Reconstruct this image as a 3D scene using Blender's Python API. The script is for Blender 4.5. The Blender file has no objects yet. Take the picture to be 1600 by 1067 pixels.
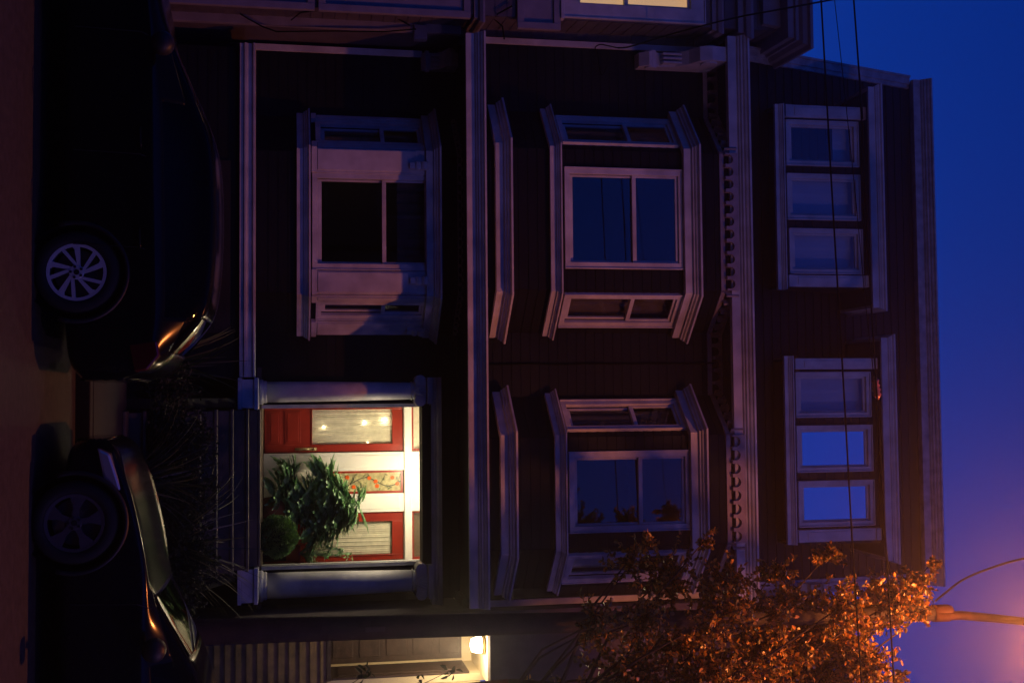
import bpy, math, random
from mathutils import Vector, Matrix
R = math.radians
scene = bpy.context.scene
COL = scene.collection
random.seed(7)

# ------------------------------------------------------------------ camera
# the photograph is a portrait picture lying on its side: image right is world up
F, UC, VC = 1833.0, 533.5, 800.0
PITCH, YAW = R(10.8), R(2.8)
CAMP = Vector((0, 0, 1.95))
cam_d = bpy.data.cameras.new('camera')
cam = bpy.data.objects.new('camera', cam_d); COL.objects.link(cam)
cam_d.sensor_width = 36; cam_d.lens = F / 1600 * 36; cam_d.clip_end = 2000; cam_d.clip_start = 0.05
cam.matrix_world = (Matrix.Translation(CAMP) @ Matrix.Rotation(YAW, 4, 'Z')
                    @ Matrix.Rotation(R(90) + PITCH, 4, 'X') @ Matrix.Rotation(R(90), 4, 'Z'))
scene.camera = cam

# ------------------------------------------------------------------ light
SKY_STR = 0.12
STREET, STREETC = 1000, (1, .26, .06)      # the sodium street lamp just above the frame, shielded so it shines down
STREET2, STREETC2 = 540, (.80, .41, 1.0)  # the next street lamp, across the road to the right
world = bpy.data.worlds.new("World"); scene.world = world
world.use_nodes = True
wn = world.node_tree; wn.nodes.clear()
sky = wn.nodes.new('ShaderNodeTexSky'); sky.sky_type = 'NISHITA'; sky.sun_disc = False
sky.sun_elevation = R(0.3); sky.sun_rotation = R(0); sky.ozone_density = 6.0
sky.air_density = 1.0; sky.dust_density = 0.6
mul = wn.nodes.new('ShaderNodeMix'); mul.data_type = 'RGBA'; mul.blend_type = 'MULTIPLY'
mul.inputs[0].default_value = 1.0; mul.inputs[7].default_value = (0.55, 1.5, 3.0, 1)   # tungsten white balance of the photograph
bg = wn.nodes.new('ShaderNodeBackground'); bg.inputs[1].default_value = SKY_STR
wo = wn.nodes.new('ShaderNodeOutputWorld')
# the sunset side of the sky, behind the photographer, is still brighter
tcw = wn.nodes.new('ShaderNodeTexCoord'); dot = wn.nodes.new('ShaderNodeVectorMath'); dot.operation = 'DOT_PRODUCT'
dot.inputs[1].default_value = (0.05, -.88, .47)
gl_ = wn.nodes.new('ShaderNodeMapRange'); gl_.interpolation_type = 'SMOOTHSTEP'
gl_.inputs[1].default_value = .75; gl_.inputs[2].default_value = .98; gl_.inputs[3].default_value = 1.0; gl_.inputs[4].default_value = 2.1
m2 = wn.nodes.new('ShaderNodeVectorMath'); m2.operation = 'SCALE'
wn.links.new(tcw.outputs['Generated'], dot.inputs[0]); wn.links.new(dot.outputs['Value'], gl_.inputs[0]); wn.links.new(gl_.outputs[0], m2.inputs['Scale'])
wn.links.new(sky.outputs[0], mul.inputs[6]); wn.links.new(mul.outputs[2], m2.inputs[0]); wn.links.new(m2.outputs[0], bg.inputs[0]); wn.links.new(bg.outputs[0], wo.inputs[0])

scene.view_settings.view_transform = 'Standard'
scene.view_settings.look = 'None'
scene.view_settings.exposure = 0
scene.view_settings.gamma = 1

# ------------------------------------------------------------------ measuring helpers
SP, CP, SY, CY = math.sin(PITCH), math.cos(PITCH), math.sin(YAW), math.cos(YAW)
FWD = Vector((-SY * CP, CY * CP, SP)); RT = Vector((CY, SY, 0)); UP = Vector((SY * SP, -CY * SP, CP))
def W(u, v, Y):
    """where the sight line (u to the right, v up, in photo pixels) meets the plane y = Y"""
    d = FWD * F + RT * (u - UC) + UP * (v - VC)
    return CAMP + d * (Y / d.y)
def X(u, Y, v=800): return W(u, v, Y).x
def Z(v, Y, u=533): return W(u, v, Y).z

# ------------------------------------------------------------------ materials
def mat(name, col, rough=.6, metal=0., spec=.5, noise=0., nscale=8., bump=0., bscale=40., coat=0., sss=0, trans=0):
    m = bpy.data.materials.new(name); m.use_nodes = True
    nt = m.node_tree; b = nt.nodes['Principled BSDF']
    b.inputs['Base Color'].default_value = (*col, 1); b.inputs['Roughness'].default_value = rough
    b.inputs['Metallic'].default_value = metal; b.inputs['Specular IOR Level'].default_value = spec
    b.inputs['Coat Weight'].default_value = coat; b.inputs['Coat Roughness'].default_value = .03
    if noise or bump:
        tc = nt.nodes.new('ShaderNodeTexCoord')
    if noise:
        n = nt.nodes.new('ShaderNodeTexNoise'); n.inputs['Scale'].default_value = nscale; n.inputs['Detail'].default_value = 6
        r = nt.nodes.new('ShaderNodeValToRGB')
        r.color_ramp.elements[0].position = .3; r.color_ramp.elements[1].position = .72
        r.color_ramp.elements[0].color = (*[c * (1 - noise) for c in col], 1)
        r.color_ramp.elements[1].color = (*[min(1, c * (1 + noise)) for c in col], 1)
        nt.links.new(tc.outputs['Object'], n.inputs[0]); nt.links.new(n.outputs[0], r.inputs[0])
        nt.links.new(r.outputs[0], b.inputs['Base Color'])
    if bump:
        n2 = nt.nodes.new('ShaderNodeTexNoise'); n2.inputs['Scale'].default_value = bscale; n2.inputs['Detail'].default_value = 4
        bp = nt.nodes.new('ShaderNodeBump'); bp.inputs['Strength'].default_value = bump; bp.inputs['Distance'].default_value = .01
        nt.links.new(tc.outputs['Object'], n2.inputs[0]); nt.links.new(n2.outputs[0], bp.inputs['Height'])
        nt.links.new(bp.outputs[0], b.inputs['Normal'])
    return m
def glass(name, tint=(.9, .9, .9), refl=.08, rough=.01):
    m = bpy.data.materials.new(name); m.use_nodes = True; nt = m.node_tree; nt.nodes.clear()
    o = nt.nodes.new('ShaderNodeOutputMaterial'); mx = nt.nodes.new('ShaderNodeMixShader')
    t = nt.nodes.new('ShaderNodeBsdfTransparent'); t.inputs[0].default_value = (*tint, 1)
    g = nt.nodes.new('ShaderNodeBsdfGlossy'); g.inputs['Roughness'].default_value = rough
    lw = nt.nodes.new('ShaderNodeLayerWeight'); lw.inputs[0].default_value = .5
    pw = nt.nodes.new('ShaderNodeMath'); pw.operation = 'POWER'; pw.inputs[1].default_value = 4.5
    mr = nt.nodes.new('ShaderNodeMapRange'); mr.inputs[3].default_value = refl; mr.inputs[4].default_value = .95
    nt.links.new(lw.outputs['Facing'], pw.inputs[0]); nt.links.new(pw.outputs[0], mr.inputs[0]); nt.links.new(mr.outputs[0], mx.inputs[0])
    nt.links.new(t.outputs[0], mx.inputs[1]); nt.links.new(g.outputs[0], mx.inputs[2]); nt.links.new(mx.outputs[0], o.inputs[0])
    return m
def emit(name, col, s):
    m = bpy.data.materials.new(name); m.use_nodes = True; nt = m.node_tree
    b = nt.nodes['Principled BSDF']; b.inputs['Base Color'].default_value = (*col, 1)
    b.inputs['Emission Color'].default_value = (*col, 1); b.inputs['Emission Strength'].default_value = s
    return m
def leafmat(name, cols, trans=.35, rough=.5):
    """leaf colour varied per leaf island, with light coming through"""
    m = bpy.data.materials.new(name); m.use_nodes = True; nt = m.node_tree; nt.nodes.clear()
    o = nt.nodes.new('ShaderNodeOutputMaterial'); ge = nt.nodes.new('ShaderNodeNewGeometry')
    r = nt.nodes.new('ShaderNodeValToRGB'); r.color_ramp.elements[0].color = (*cols[0], 1); r.color_ramp.elements[1].color = (*cols[-1], 1)
    for i, c in enumerate(cols[1:-1]):
        e = r.color_ramp.elements.new((i + 1) / (len(cols) - 1)); e.color = (*c, 1)
    nt.links.new(ge.outputs['Random Per Island'], r.inputs[0])
    p = nt.nodes.new('ShaderNodeBsdfPrincipled'); p.inputs['Roughness'].default_value = rough
    tr = nt.nodes.new('ShaderNodeBsdfTranslucent'); mx = nt.nodes.new('ShaderNodeMixShader'); mx.inputs[0].default_value = trans
    nt.links.new(r.outputs[0], p.inputs['Base Color']); nt.links.new(r.outputs[0], tr.inputs[0])
    nt.links.new(p.outputs[0], mx.inputs[1]); nt.links.new(tr.outputs[0], mx.inputs[2]); nt.links.new(mx.outputs[0], o.inputs[0])
    return m

M = dict(
    siding=mat('navy siding paint', (.0065, .0085, .012), .7, spec=.15, noise=.25, nscale=3, bump=.15, bscale=60),
    attic=mat('black shingle paint', (.0065, .006, .0065), .75, noise=.4, nscale=5, bump=.3),
    trim=mat('white trim paint', (.50, .50, .50), .55, noise=.22, nscale=4, bump=.12, bscale=90),
    trim_worn=mat('weathered grey trim paint', (.36, .36, .37), .6, noise=.35, nscale=7, bump=.3),
    ntrim=mat('neighbour grey trim', (.24, .22, .24), .55, noise=.15, nscale=5, bump=.15),
    nwall=mat('neighbour taupe siding', (.10, .085, .09), .65, noise=.2, nscale=4, bump=.2),
    rwall=mat('right neighbour stucco', (.075, .06, .062), .8, noise=.3, nscale=6, bump=.5, bscale=120),
    red=mat('red door enamel', (.27, .022, .010), .32, noise=.12, nscale=9, bump=.05),
    cream=mat('cream plaster', (.72, .62, .42), .6, noise=.06, nscale=5, bump=.1),
    doorwhite=mat('porch white paint', (.82, .80, .74), .4, noise=.03, nscale=5, bump=.05),
    brown=mat('brown stained door', (.07, .042, .036), .5, noise=.3, nscale=12, bump=.2),
    frieze_paint=mat('faded tan frieze paint', (.34, .28, .27), .6, noise=.2, nscale=9, bump=.2),
    board=mat('tan stained boards', (.24, .17, .07), .6, noise=.3, nscale=8, bump=.3),
    step=mat('painted step boards', (.10, .075, .05), .6, noise=.3, nscale=6, bump=.3),
    asphalt=mat('asphalt', (.042, .036, .033), .75, noise=.35, nscale=14, bump=.6, bscale=160),
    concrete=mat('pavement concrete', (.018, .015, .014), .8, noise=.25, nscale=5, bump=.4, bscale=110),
    soil=mat('soil', (.03, .022, .015), .95, noise=.4, nscale=10, bump=1, bscale=40),
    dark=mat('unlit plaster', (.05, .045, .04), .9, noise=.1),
    wood=mat('creosoted pole wood', (.025, .018, .013), .8, noise=.4, nscale=9, bump=.6, bscale=50),
    steel=mat('galvanised steel', (.35, .34, .33), .45, metal=.8, noise=.15),
    rubber=mat('tyre rubber', (.012, .012, .012), .75, bump=.2),
    alloy=mat('wheel alloy', (.62, .66, .70), .32, metal=.25, noise=.05),
    alloy_dark=mat('dusty wheel alloy', (.10, .10, .11), .45, metal=.5, noise=.1),
    paint_black=mat('black green car paint', (.003, .005, .006), .16, spec=.2, coat=0, noise=.1),
    paint_blue=mat('dark blue car paint', (.003, .005, .010), .13, spec=.22, coat=0, noise=.1),
    plastic=mat('black plastic', (.012, .012, .013), .5, bump=.05),
    chrome=mat('chrome strip', (.6, .6, .6), .15, metal=1),
    taillens=mat('red lamp lens', (.08, .004, .003), .2, coat=.6),
    lens=mat('clear lamp lens', (.4, .42, .45), .08, metal=.4, coat=1),
    wire=mat('black cable sheath', (.003, .003, .003), .9, spec=.1, bump=.1),
    ceramic=mat('brown ceramic insulator', (.35, .12, .05), .2, coat=.6, noise=.1),
    bronze=mat('aged brass', (.45, .36, .2), .35, metal=.9, noise=.1),
    pot=mat('red glazed pot', (.35, .02, .015), .35, coat=.3, noise=.1),
    terracotta=mat('terracotta', (.28, .10, .05), .8, noise=.2),
    lamplit_steel=mat('lamplit orange steel', (.16, .08, .04), .6, metal=.3, noise=.3),  # the lamp's orange light on bare steel is put into this colour
    bark=mat('bark', (.035, .022, .015), .9, noise=.4, nscale=14, bump=1, bscale=30),
    roofing=mat('tar roofing', (.03, .03, .03), .9, noise=.3),
    glass=glass('window glass', (.85, .88, .9), .05),
    glass_sky=glass('coated window glass', (.5, .55, .6), .78),
    glass_door=glass('door glass', (.95, .95, .92), .05),
    car_glass=glass('tinted car glass', (.10, .11, .11), .02),
    blind=mat('pale roller blind', (.66, .66, .70), .8, noise=.08, nscale=2),
    lace=mat('ivory lace curtain', (.88, .85, .74), .85, noise=.12, nscale=14),
    curtain=mat('brown curtain', (.16, .12, .08), .9, noise=.3, nscale=5),
)

# ------------------------------------------------------------------ mesh building
class MB:
    def __init__(s, T=None): s.v = []; s.f = []; s.m = []; s.T = T; s.mi = 0
    def add(s, vs, fs, T=None):
        n = len(s.v); T = T or s.T
        for p in vs: s.v.append(tuple(T(*p)) if T else tuple(p))
        for f in fs: s.f.append([i + n for i in f]); s.m.append(s.mi)
    def box(s, x0, x1, y0, y1, z0, z1, T=None):
        if x0 > x1: x0, x1 = x1, x0
        if y0 > y1: y0, y1 = y1, y0
        if z0 > z1: z0, z1 = z1, z0
        vs = [(x, y, z) for x in (x0, x1) for y in (y0, y1) for z in (z0, z1)]
        s.add(vs, [(0, 1, 3, 2), (4, 6, 7, 5), (0, 4, 5, 1), (2, 3, 7, 6), (0, 2, 6, 4), (1, 5, 7, 3)], T)
    def prism(s, pts, a, b, axis='y', T=None):
        """extrude polygon pts between a and b along an axis"""
        n = len(pts)
        mk = {'y': lambda p, q, d: (p, d, q), 'z': lambda p, q, d: (p, q, d), 'x': lambda p, q, d: (d, p, q)}[axis]
        vs = [mk(p, q, a) for p, q in pts] + [mk(p, q, b) for p, q in pts]
        fs = [tuple(range(n)), tuple(range(2 * n - 1, n - 1, -1))] + [(i, i + n, (i + 1) % n + n, (i + 1) % n) for i in range(n)]
        s.add(vs, fs, T)
    def tube(s, path, r, seg=8, cap=True, T=None):
        path = [Vector(p) for p in path]; n = len(path)
        rs = r if isinstance(r, (list, tuple)) else [r] * n
        vs = []; fs = []; prev = None
        for i, p in enumerate(path):
            t = (path[min(i + 1, n - 1)] - path[max(i - 1, 0)]).normalized()
            a = prev if prev is not None else (Vector((0, 0, 1)) if abs(t.z) < .9 else Vector((1, 0, 0)))
            a = (a - t * a.dot(t))
            a = a.normalized() if a.length > 1e-6 else t.orthogonal().normalized()
            prev = a; b = t.cross(a)
            for k in range(seg):
                an = 2 * math.pi * k / seg
                vs.append(tuple(p + (a * math.cos(an) + b * math.sin(an)) * rs[i]))
        for i in range(n - 1):
            for k in range(seg):
                fs.append((i * seg + k, i * seg + (k + 1) % seg, (i + 1) * seg + (k + 1) % seg, (i + 1) * seg + k))
        if cap: fs += [tuple(range(seg - 1, -1, -1)), tuple((n - 1) * seg + k for k in range(seg))]
        s.add(vs, fs, T)
    def lathe(s, prof, c=(0, 0, 0), seg=24, axis='z', T=None, cap=True):
        vs = []; fs = []; n = len(prof)
        for r, h in prof:
            for k in range(seg):
                a = 2 * math.pi * k / seg; p, q = r * math.cos(a), r * math.sin(a)
                if axis == 'z': vs.append((c[0] + p, c[1] + q, c[2] + h))
                elif axis == 'y': vs.append((c[0] + p, c[1] + h, c[2] + q))
                else: vs.append((c[0] + h, c[1] + p, c[2] + q))
        for i in range(n - 1):
            for k in range(seg):
                fs.append((i * seg + k, i * seg + (k + 1) % seg, (i + 1) * seg + (k + 1) % seg, (i + 1) * seg + k))
        if cap: fs += [tuple(range(seg - 1, -1, -1)), tuple((n - 1) * seg + k for k in range(seg))]
        s.add(vs, fs, T)
    def sweep(s, path, prof):
        """profile of (out, z) run along a plan polyline, mitred at its corners; out is to the right of travel"""
        P = [Vector(p).to_2d() for p in path]; n = len(P); m = len(prof); vs = []; fs = []
        nr = []
        for i in range(n - 1):
            d = (P[i + 1] - P[i]).normalized(); nr.append(Vector((d.y, -d.x)))
        for i in range(n):
            if i == 0: o = nr[0]
            elif i == n - 1: o = nr[-1]
            else:
                o = nr[i - 1] + nr[i]; o = o / max(.2, o.dot(nr[i]))
            for q, z in prof: vs.append((P[i].x + o.x * q, P[i].y + o.y * q, z))
        for i in range(n - 1):
            for k in range(m - 1): fs.append((i * m + k, (i + 1) * m + k, (i + 1) * m + k + 1, i * m + k + 1))
            fs.append((i * m + m - 1, (i + 1) * m + m - 1, (i + 1) * m, i * m))
        fs += [tuple(range(m)), tuple((n - 1) * m + k for k in range(m - 1, -1, -1))]
        s.add(vs, fs)
    def siding(s, T, s0, s1, z0, z1, holes=(), h=.13, lip=.008):
        """clapboards on one wall plane (s, out, z), leaving real openings"""
        cuts = sorted({s0, s1, *[c for q in holes for c in q[:2] if s0 < c < s1]})
        for a, b in zip(cuts, cuts[1:]):
            mid = (a + b) / 2; gaps = sorted((q[2], q[3]) for q in holes if q[0] <= mid <= q[1])
            spans = []; z = z0
            for g0, g1 in gaps:
                if g0 > z: spans.append((z, min(g0, z1)))
                z = max(z, g1)
            if z < z1: spans.append((z, z1))
            for za, zb in spans:
                k = math.floor(za / h)
                while k * h < zb:
                    lo, hi = max(za, k * h), min(zb, (k + 1) * h)
                    if hi - lo > 1e-4:
                        ol, oh = lip * (1 - (lo - k * h) / h), lip * (1 - (hi - k * h) / h)
                        s.add([(a, ol, lo), (b, ol, lo), (b, oh, hi), (a, oh, hi), (a, -.01, lo), (b, -.01, lo)],
                              [(0, 1, 2, 3), (4, 5, 1, 0)], T)
                    k += 1
            # inner face of the wall
                s.add([(a, -.06, za), (b, -.06, za), (b, -.06, zb), (a, -.06, zb)], [(3, 2, 1, 0)], T)
        for q in holes:   # reveals
            a, b, c, d = q
            s.add([(a, .01, c), (b, .01, c), (b, .01, d), (a, .01, d), (a, -.06, c), (b, -.06, c), (b, -.06, d), (a, -.06, d)],
                  [(0, 4, 5, 1), (1, 5, 6, 2), (2, 6, 7, 3), (3, 7, 4, 0)], T)
    def build(s, name, material, parent=None, smooth=False, bevel=0.):
        me = bpy.data.meshes.new(name); me.from_pydata(s.v, [], s.f)
        for m_ in (material if isinstance(material, list) else [material]): me.materials.append(M[m_] if isinstance(m_, str) else m_)
        for i, p in enumerate(me.polygons): p.material_index = s.m[i]; p.use_smooth = smooth
        me.update()
        o = bpy.data.objects.new(name, me); COL.objects.link(o)
        if parent: o.parent = parent
        if bevel:
            b = o.modifiers.new('bevel', 'BEVEL'); b.width = bevel; b.segments = 2; b.limit_method = 'ANGLE'; b.harden_normals = False
        return o
def tag(o, label=None, cat=None, group=None, kind=None):
    if label: o['label'] = label
    if cat: o['category'] = cat
    if group: o['group'] = group
    if kind: o['kind'] = kind
    return o
ORIG = {}
def empty(name, loc=(0, 0, 0)):
    o = bpy.data.objects.new(name, None); COL.objects.link(o); o.location = loc; o.empty_display_size = .2
    return o
def reparent_at(root, loc):
    """move the empty to the thing's base without moving its parts"""
    root.location = loc
    for c in root.children: c.matrix_parent_inverse = Matrix.Translation(-Vector(loc))
def plane_T(p0, p1):
    """frame of a wall running from p0 to p1 in plan: s along, o outward, z up"""
    p0 = Vector(p0).to_2d(); d = (Vector(p1).to_2d() - p0); L = d.length; d.normalize(); n = Vector((d.y, -d.x))
    return (lambda s_, o_, z_: (p0.x + d.x * s_ + n.x * o_, p0.y + d.y * s_ + n.y * o_, z_)), L

# ------------------------------------------------------------------ the setting
KERB = 11.45
b = MB(); b.add([(-400, -60, 0), (400, -60, 0), (400, 400, 0), (-400, 400, 0)], [(0, 1, 2, 3)])
tag(b.build('ground', 'soil'), kind='structure')
b = MB(); b.add([(-400, -.5, .012), (400, -.5, .012), (400, KERB, .012), (-400, KERB, .012)], [(0, 1, 2, 3)])
tag(b.build('road', 'asphalt'), kind='structure')
b = MB()
x = -40.
while x < 40:
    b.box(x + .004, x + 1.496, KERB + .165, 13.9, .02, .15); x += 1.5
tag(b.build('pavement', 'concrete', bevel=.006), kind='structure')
b = MB(); x = -40.
while x < 40:
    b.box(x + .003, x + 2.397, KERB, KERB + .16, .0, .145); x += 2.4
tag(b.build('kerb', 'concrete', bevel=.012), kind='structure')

# ------------------------------------------------------------------ the dark Victorian house
D2, D1 = 15.7, 16.4           # upper storey plane, recessed ground storey plane
house = empty('victorian_house')
tag(house, 'dark navy three storey Victorian house with pale trim, bay windows and a lit porch', 'house')

def window(parent, T, s0, s1, z0, z1, rail=None, casing=.07, sash=.055, cover=None, gl='glass', proud=.035, name='window', deep=.09, sill=False, plain=False):
    """casing, two sashes with a meeting rail, panes, and what hangs behind; parented as a part with sub-parts"""
    f = MB(T)
    c = casing
    f.box(s0, s0 + c, -.02, proud, z0, z1); f.box(s1 - c, s1, -.02, proud, z0, z1)
    f.box(s0 + c, s1 - c, -.02, proud - .002, z1 - c, z1); f.box(s0 + c, s1 - c, -.02, proud + .003, z0, z0 + c)
    # outer back band
    bb = .018
    f.box(s0 - bb, s0, -.015, proud + .018, z0 - .002, z1 + bb); f.box(s1, s1 + bb, -.015, proud + .018, z0 - .002, z1 + bb)
    f.box(s0, s1, -.015, proud + .016, z1 + .001, z1 + bb)
    if sill: f.box(s0 - .05, s1 + .05, -.02, proud + .06, z0 - .05, z0 - .003)
    a, b_, c0, c1 = s0 + c, s1 - c, z0 + c, z1 - c
    w = sash
    def ring(q0, q1, r0, r1, o0, o1):
        f.box(q0, q0 + w * .55, o0, o1, r0, r1); f.box(q1 - w * .55, q1, o0, o1, r0, r1)
        f.box(q0 + w * .55, q1 - w * .55, o0, o1 - .002, r0, r0 + w); f.box(q0 + w * .55, q1 - w * .55, o0, o1 - .002, r1 - w * .7, r1)
    if plain:
        ring(a, b_, c0, c1, -.05, -.005)
    else:
        zr = rail
        ring(a, b_, zr - .02, c1, -.03, .002)
        ring(a, b_, c0, zr + .02, -.07, -.035)
    fr = f.build('window_frame' if name == 'window' else name, 'trim', parent, bevel=.004)
    g = MB(T)
    if plain: g.box(a + .02, b_ - .02, -.028, -.022, c0 + .03, c1 - .03)
    else:
        g.box(a + .02, b_ - .02, -.018, -.012, rail + .01, c1 - .02); g.box(a + .02, b_ - .02, -.056, -.05, c0 + .02, rail)
    g.build('pane', gl, parent)
    if cover:
        q = MB(T); mt, zlo, zhi = cover[:3]
        n = max(6, int((b_ - a) / .045)); pts = []
        rng = random.Random(int(a * 1000) + int(z0 * 77)); amp = .022 if mt != 'blind' else .004
        for i in range(n + 1):
            pts.append((a - .03 + (b_ - a + .06) * i / n, -.15 + amp * math.sin(i * 1.9 + rng.random() * .8)))
        lo = c0 - .03 + (c1 - c0 + .06) * zlo; hi = c0 - .03 + (c1 - c0 + .06) * zhi
        for (q0, r0), (q1, r1) in zip(pts, pts[1:]):
            q.add([(q0, r0, lo), (q1, r1, lo), (q1, r1, hi), (q0, r0, hi)], [(0, 1, 2, 3)])
        q.build('blind' if mt == 'blind' else 'curtain', mt, parent, smooth=True)
    return fr

def cornice(path, z0, z1, out, name='cornice', material='trim', parent=house, back=0.0):
    h = z1 - z0
    prof = [(out - .20, z0 + .03), (out - .10, z0 + .03), (out - .10, z0), (out - .03, z0), (out - .03, z0 + h * .46), (out - .015, z0 + h * .48),
            (out, z0 + h * .52), (out, z0 + h * .56), (out + .03, z0 + h * .62), (out + .035, z0 + h * .70), (out + .06, z0 + h * .76),
            (out + .075, z0 + h * .86), (out + .10, z0 + h * .90), (out + .10, z1), (out - .20, z1 + .02)]
    m = MB(); m.sweep(path, prof); o = m.build(name, material, parent)
    m = MB(); m.sweep(path, [(0, z0 + .05), (out - .202, z0 + .05), (out - .202, z1), (0, z1 + .015)]); m.build('soffit', 'siding' if material == 'trim' else 'attic', parent)
    return o
def moulding(path, z0, z1, out, name, parent, base=.0, material='trim'):
    h = z1 - z0
    prof = [(base, z0), (base + out * .45, z0), (base + out * .45, z0 + h * .50), (base + out * .62, z0 + h * .53), (base + out * .62, z0 + h * .60),
            (base + out * .75, z0 + h * .68), (base + out * .78, z0 + h * .78), (base + out, z0 + h * .86), (base + out, z1 - h * .02), (base, z1)]
    m = MB(); m.sweep(path, prof); return m.build(name, material, parent)
def frieze(path, z0, z1, parent, period=.172, out=.10):
    """scalloped corbel table that follows the bay"""
    m = MB(); h = z1 - z0
    for p, q in zip(path, path[1:]):
        T, L = plane_T(p, q); n = max(1, round(L / period)); w = L / n
        m.box(.0, L, .0, .03, z0, z0 + h * .26, T)
        for i in range(n):
            a = i * w; r = w * .37; cx = a + w / 2; zc = z0 + h * .46
            arc = [(cx - r * math.cos(math.pi * k / 8), zc + r * math.sin(math.pi * k / 8)) for k in range(9)]
            m.prism([(a, z0 + h * .26), (cx - r, z0 + h * .26)] + arc + [(cx + r, z0 + h * .26), (a + w, z0 + h * .26), (a + w, z1), (a, z1)], 0.002, out, T=T)
    return m.build('frieze', 'frieze_paint', parent)

# --- key levels
zc1a, zc1b = Z(733, D2 - .72), Z(762, D2 - .72)      # lower cornice
zc2a, zc2b = Z(1149, D2 - .72), Z(1178, D2 - .72)    # upper cornice
xl2, xr2 = X(61, D2, 800), X(946, D2, 800)
xl1, xr1 = X(70, D1, 420), X(945, D1, 420)
zb0, zb1 = Z(374, D1 - .1), Z(399, D1 - .1)          # water table
# bays: plan paths
def bay_path(ul, ua, ub, ur, Y, d, v):
    return [(X(ul, Y, v), Y), (X(ua, Y - d, v), Y - d), (X(ub, Y - d, v), Y - d), (X(ur, Y, v), Y)]
bayA = bay_path(176, 232, 452, 520, D2, .58, 830)    # upper left
bayB = bay_path(620, 684, 858, 918, D2, .58, 830)    # upper right
bayC = bay_path(187, 240, 458, 520, D1, .58, 570)    # lower left

# --- walls
def wallpart(name, segs, z0, z1, holes, material='siding', parent=house):
    m = MB()
    for i, (p, q) in enumerate(segs):
        T, L = plane_T(p, q); m.siding(T, 0, L, z0, z1, holes.get(i, ()))
    return m.build(name, material, parent)

def bay(path, z0, z1, spec, base, sill, head, fr, label):
    root_holes = {}; wins = []
    for i, (u0, u1, v0, v1, vr, cover, gl) in spec.items():
        T, L = plane_T(path[i], path[i + 1])
        if i == 1:
            Yp = path[1][1]; s0 = X(u0, Yp, (v0 + v1) / 2) - path[1][0]; s1 = X(u1, Yp, (v0 + v1) / 2) - path[1][0]
            za, zb = Z(v0, Yp), Z(v1, Yp); zr = Z(vr, Yp)
        else:
            s0, s1 = u0 * L, u1 * L; za, zb, zr = v0, v1, vr
        root_holes[i] = [(s0 + .04, s1 - .04, za + .04, zb - .04)]; wins.append((T, s0, s1, za, zb, zr, cover, gl))
    w = wallpart('bay_window', list(zip(path, path[1:])), z0, z1, root_holes)
    w['label'] = label
    for T, s0, s1, za, zb, zr, cover, gl in wins:
        window(w, T, s0, s1, za, zb, zr, cover=cover, gl=gl)
    if base: moulding(path, base[0], base[1], .22, 'base_moulding', w)
    moulding(path, sill[0], sill[1], .15, 'sill_moulding', w)
    moulding(path, head[0], head[1], .22, 'head_moulding', w)
    if fr: frieze(path, fr[0], fr[1], w)
    return w
YA = D2 - .58
def zz(v0, v1, Y=YA): return (Z(v0, Y), Z(v1, Y))
def side(v0, v1, vr, Y=YA): return Z(v0, Y), Z(v1, Y), Z(vr, Y)
wA = (Z(884, YA), Z(1070, YA), Z(993, YA)); wB = (Z(886, YA), Z(1074, YA), Z(997, YA))
bay(bayA, zc1b, zc2a + .05, {1: (266, 419, 884, 1070, 993, None, 'glass'),
     0: (.16, .86, *wA, ('curtain', 0, 1), 'glass'), 2: (.08, .80, *wA, ('curtain', 0, 1), 'glass')},
    zz(779, 804, YA - .2), zz(864, 881, YA - .12), zz(1077, 1100, YA - .2), zz(1131, 1157, YA - .08), 'upper left bay window with a large double sash')
bay(bayB, zc1b, zc2a + .05, {1: (706, 828, 886, 1074, 997, None, 'glass'),
     0: (.16, .86, *wB, ('curtain', 0, 1), 'glass'), 2: (.14, .84, *wB, ('lace', 0, .6), 'glass')},
    zz(783, 808, YA - .2), zz(867, 884, YA - .12), zz(1081, 1104, YA - .2), zz(1134, 1160, YA - .08), 'upper right bay window partly behind the street tree')
# upper storey flat wall, in three pieces between the bays
for sg in (((xl2, D2), bayA[0]), (bayA[3], bayB[0]), (bayB[3], (xr2, D2))): wallpart('upper_wall', [sg], zc1b - .1, zc2b, {})

# --- lower left bay: paired pilasters, window, panels
fz0, fz1 = zz(1131, 1157, YA - .08)
for sg in (((xl2 + .1, D2), bayA[0]), (bayA[3], bayB[0]), (bayB[3], (xr2 - .1, D2))): frieze(sg, fz0, fz1, house)
YC = D1 - .58
wc = (Z(494, YC), Z(670, YC), Z(600, YC))
wlow = (Z(470, YC), Z(668, YC))
bc = bay(bayC, .15, zc1a + .06, {1: (273, 421, 488, 677, 600, ('curtain', .72, 1), 'glass'),
     0: (.16, .80, *wc, ('curtain', 0, 1), 'glass'), 2: (.16, .60, *wc, ('curtain', 0, 1), 'glass')},
    None, zz(464, 486, YC - .12), zz(668, 691, YC - .14), None, 'ground storey bay window with wide white pilasters')
def pil(path, i, u0, u1, frac=False, z0=Z(487, YC), z1=Z(668, YC)):
    T, L = plane_T(path[i], path[i + 1]); m = MB(T)
    if frac: a, b_ = u0 * L, u1 * L
    else: a, b_ = X(u0, YC, 570) - path[1][0], X(u1, YC, 570) - path[1][0]
    m.box(a, b_, -.01, .05, z0, z1); m.box(a + .02, b_ - .02, .05, .068, z0 + .08, z1 - .14)
    m.box(a - .012, b_ + .012, .0, .075, z0, z0 + .07)
    o = m.build('pilaster', 'trim', bc, bevel=.005)
    return T, a, b_, z1
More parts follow.
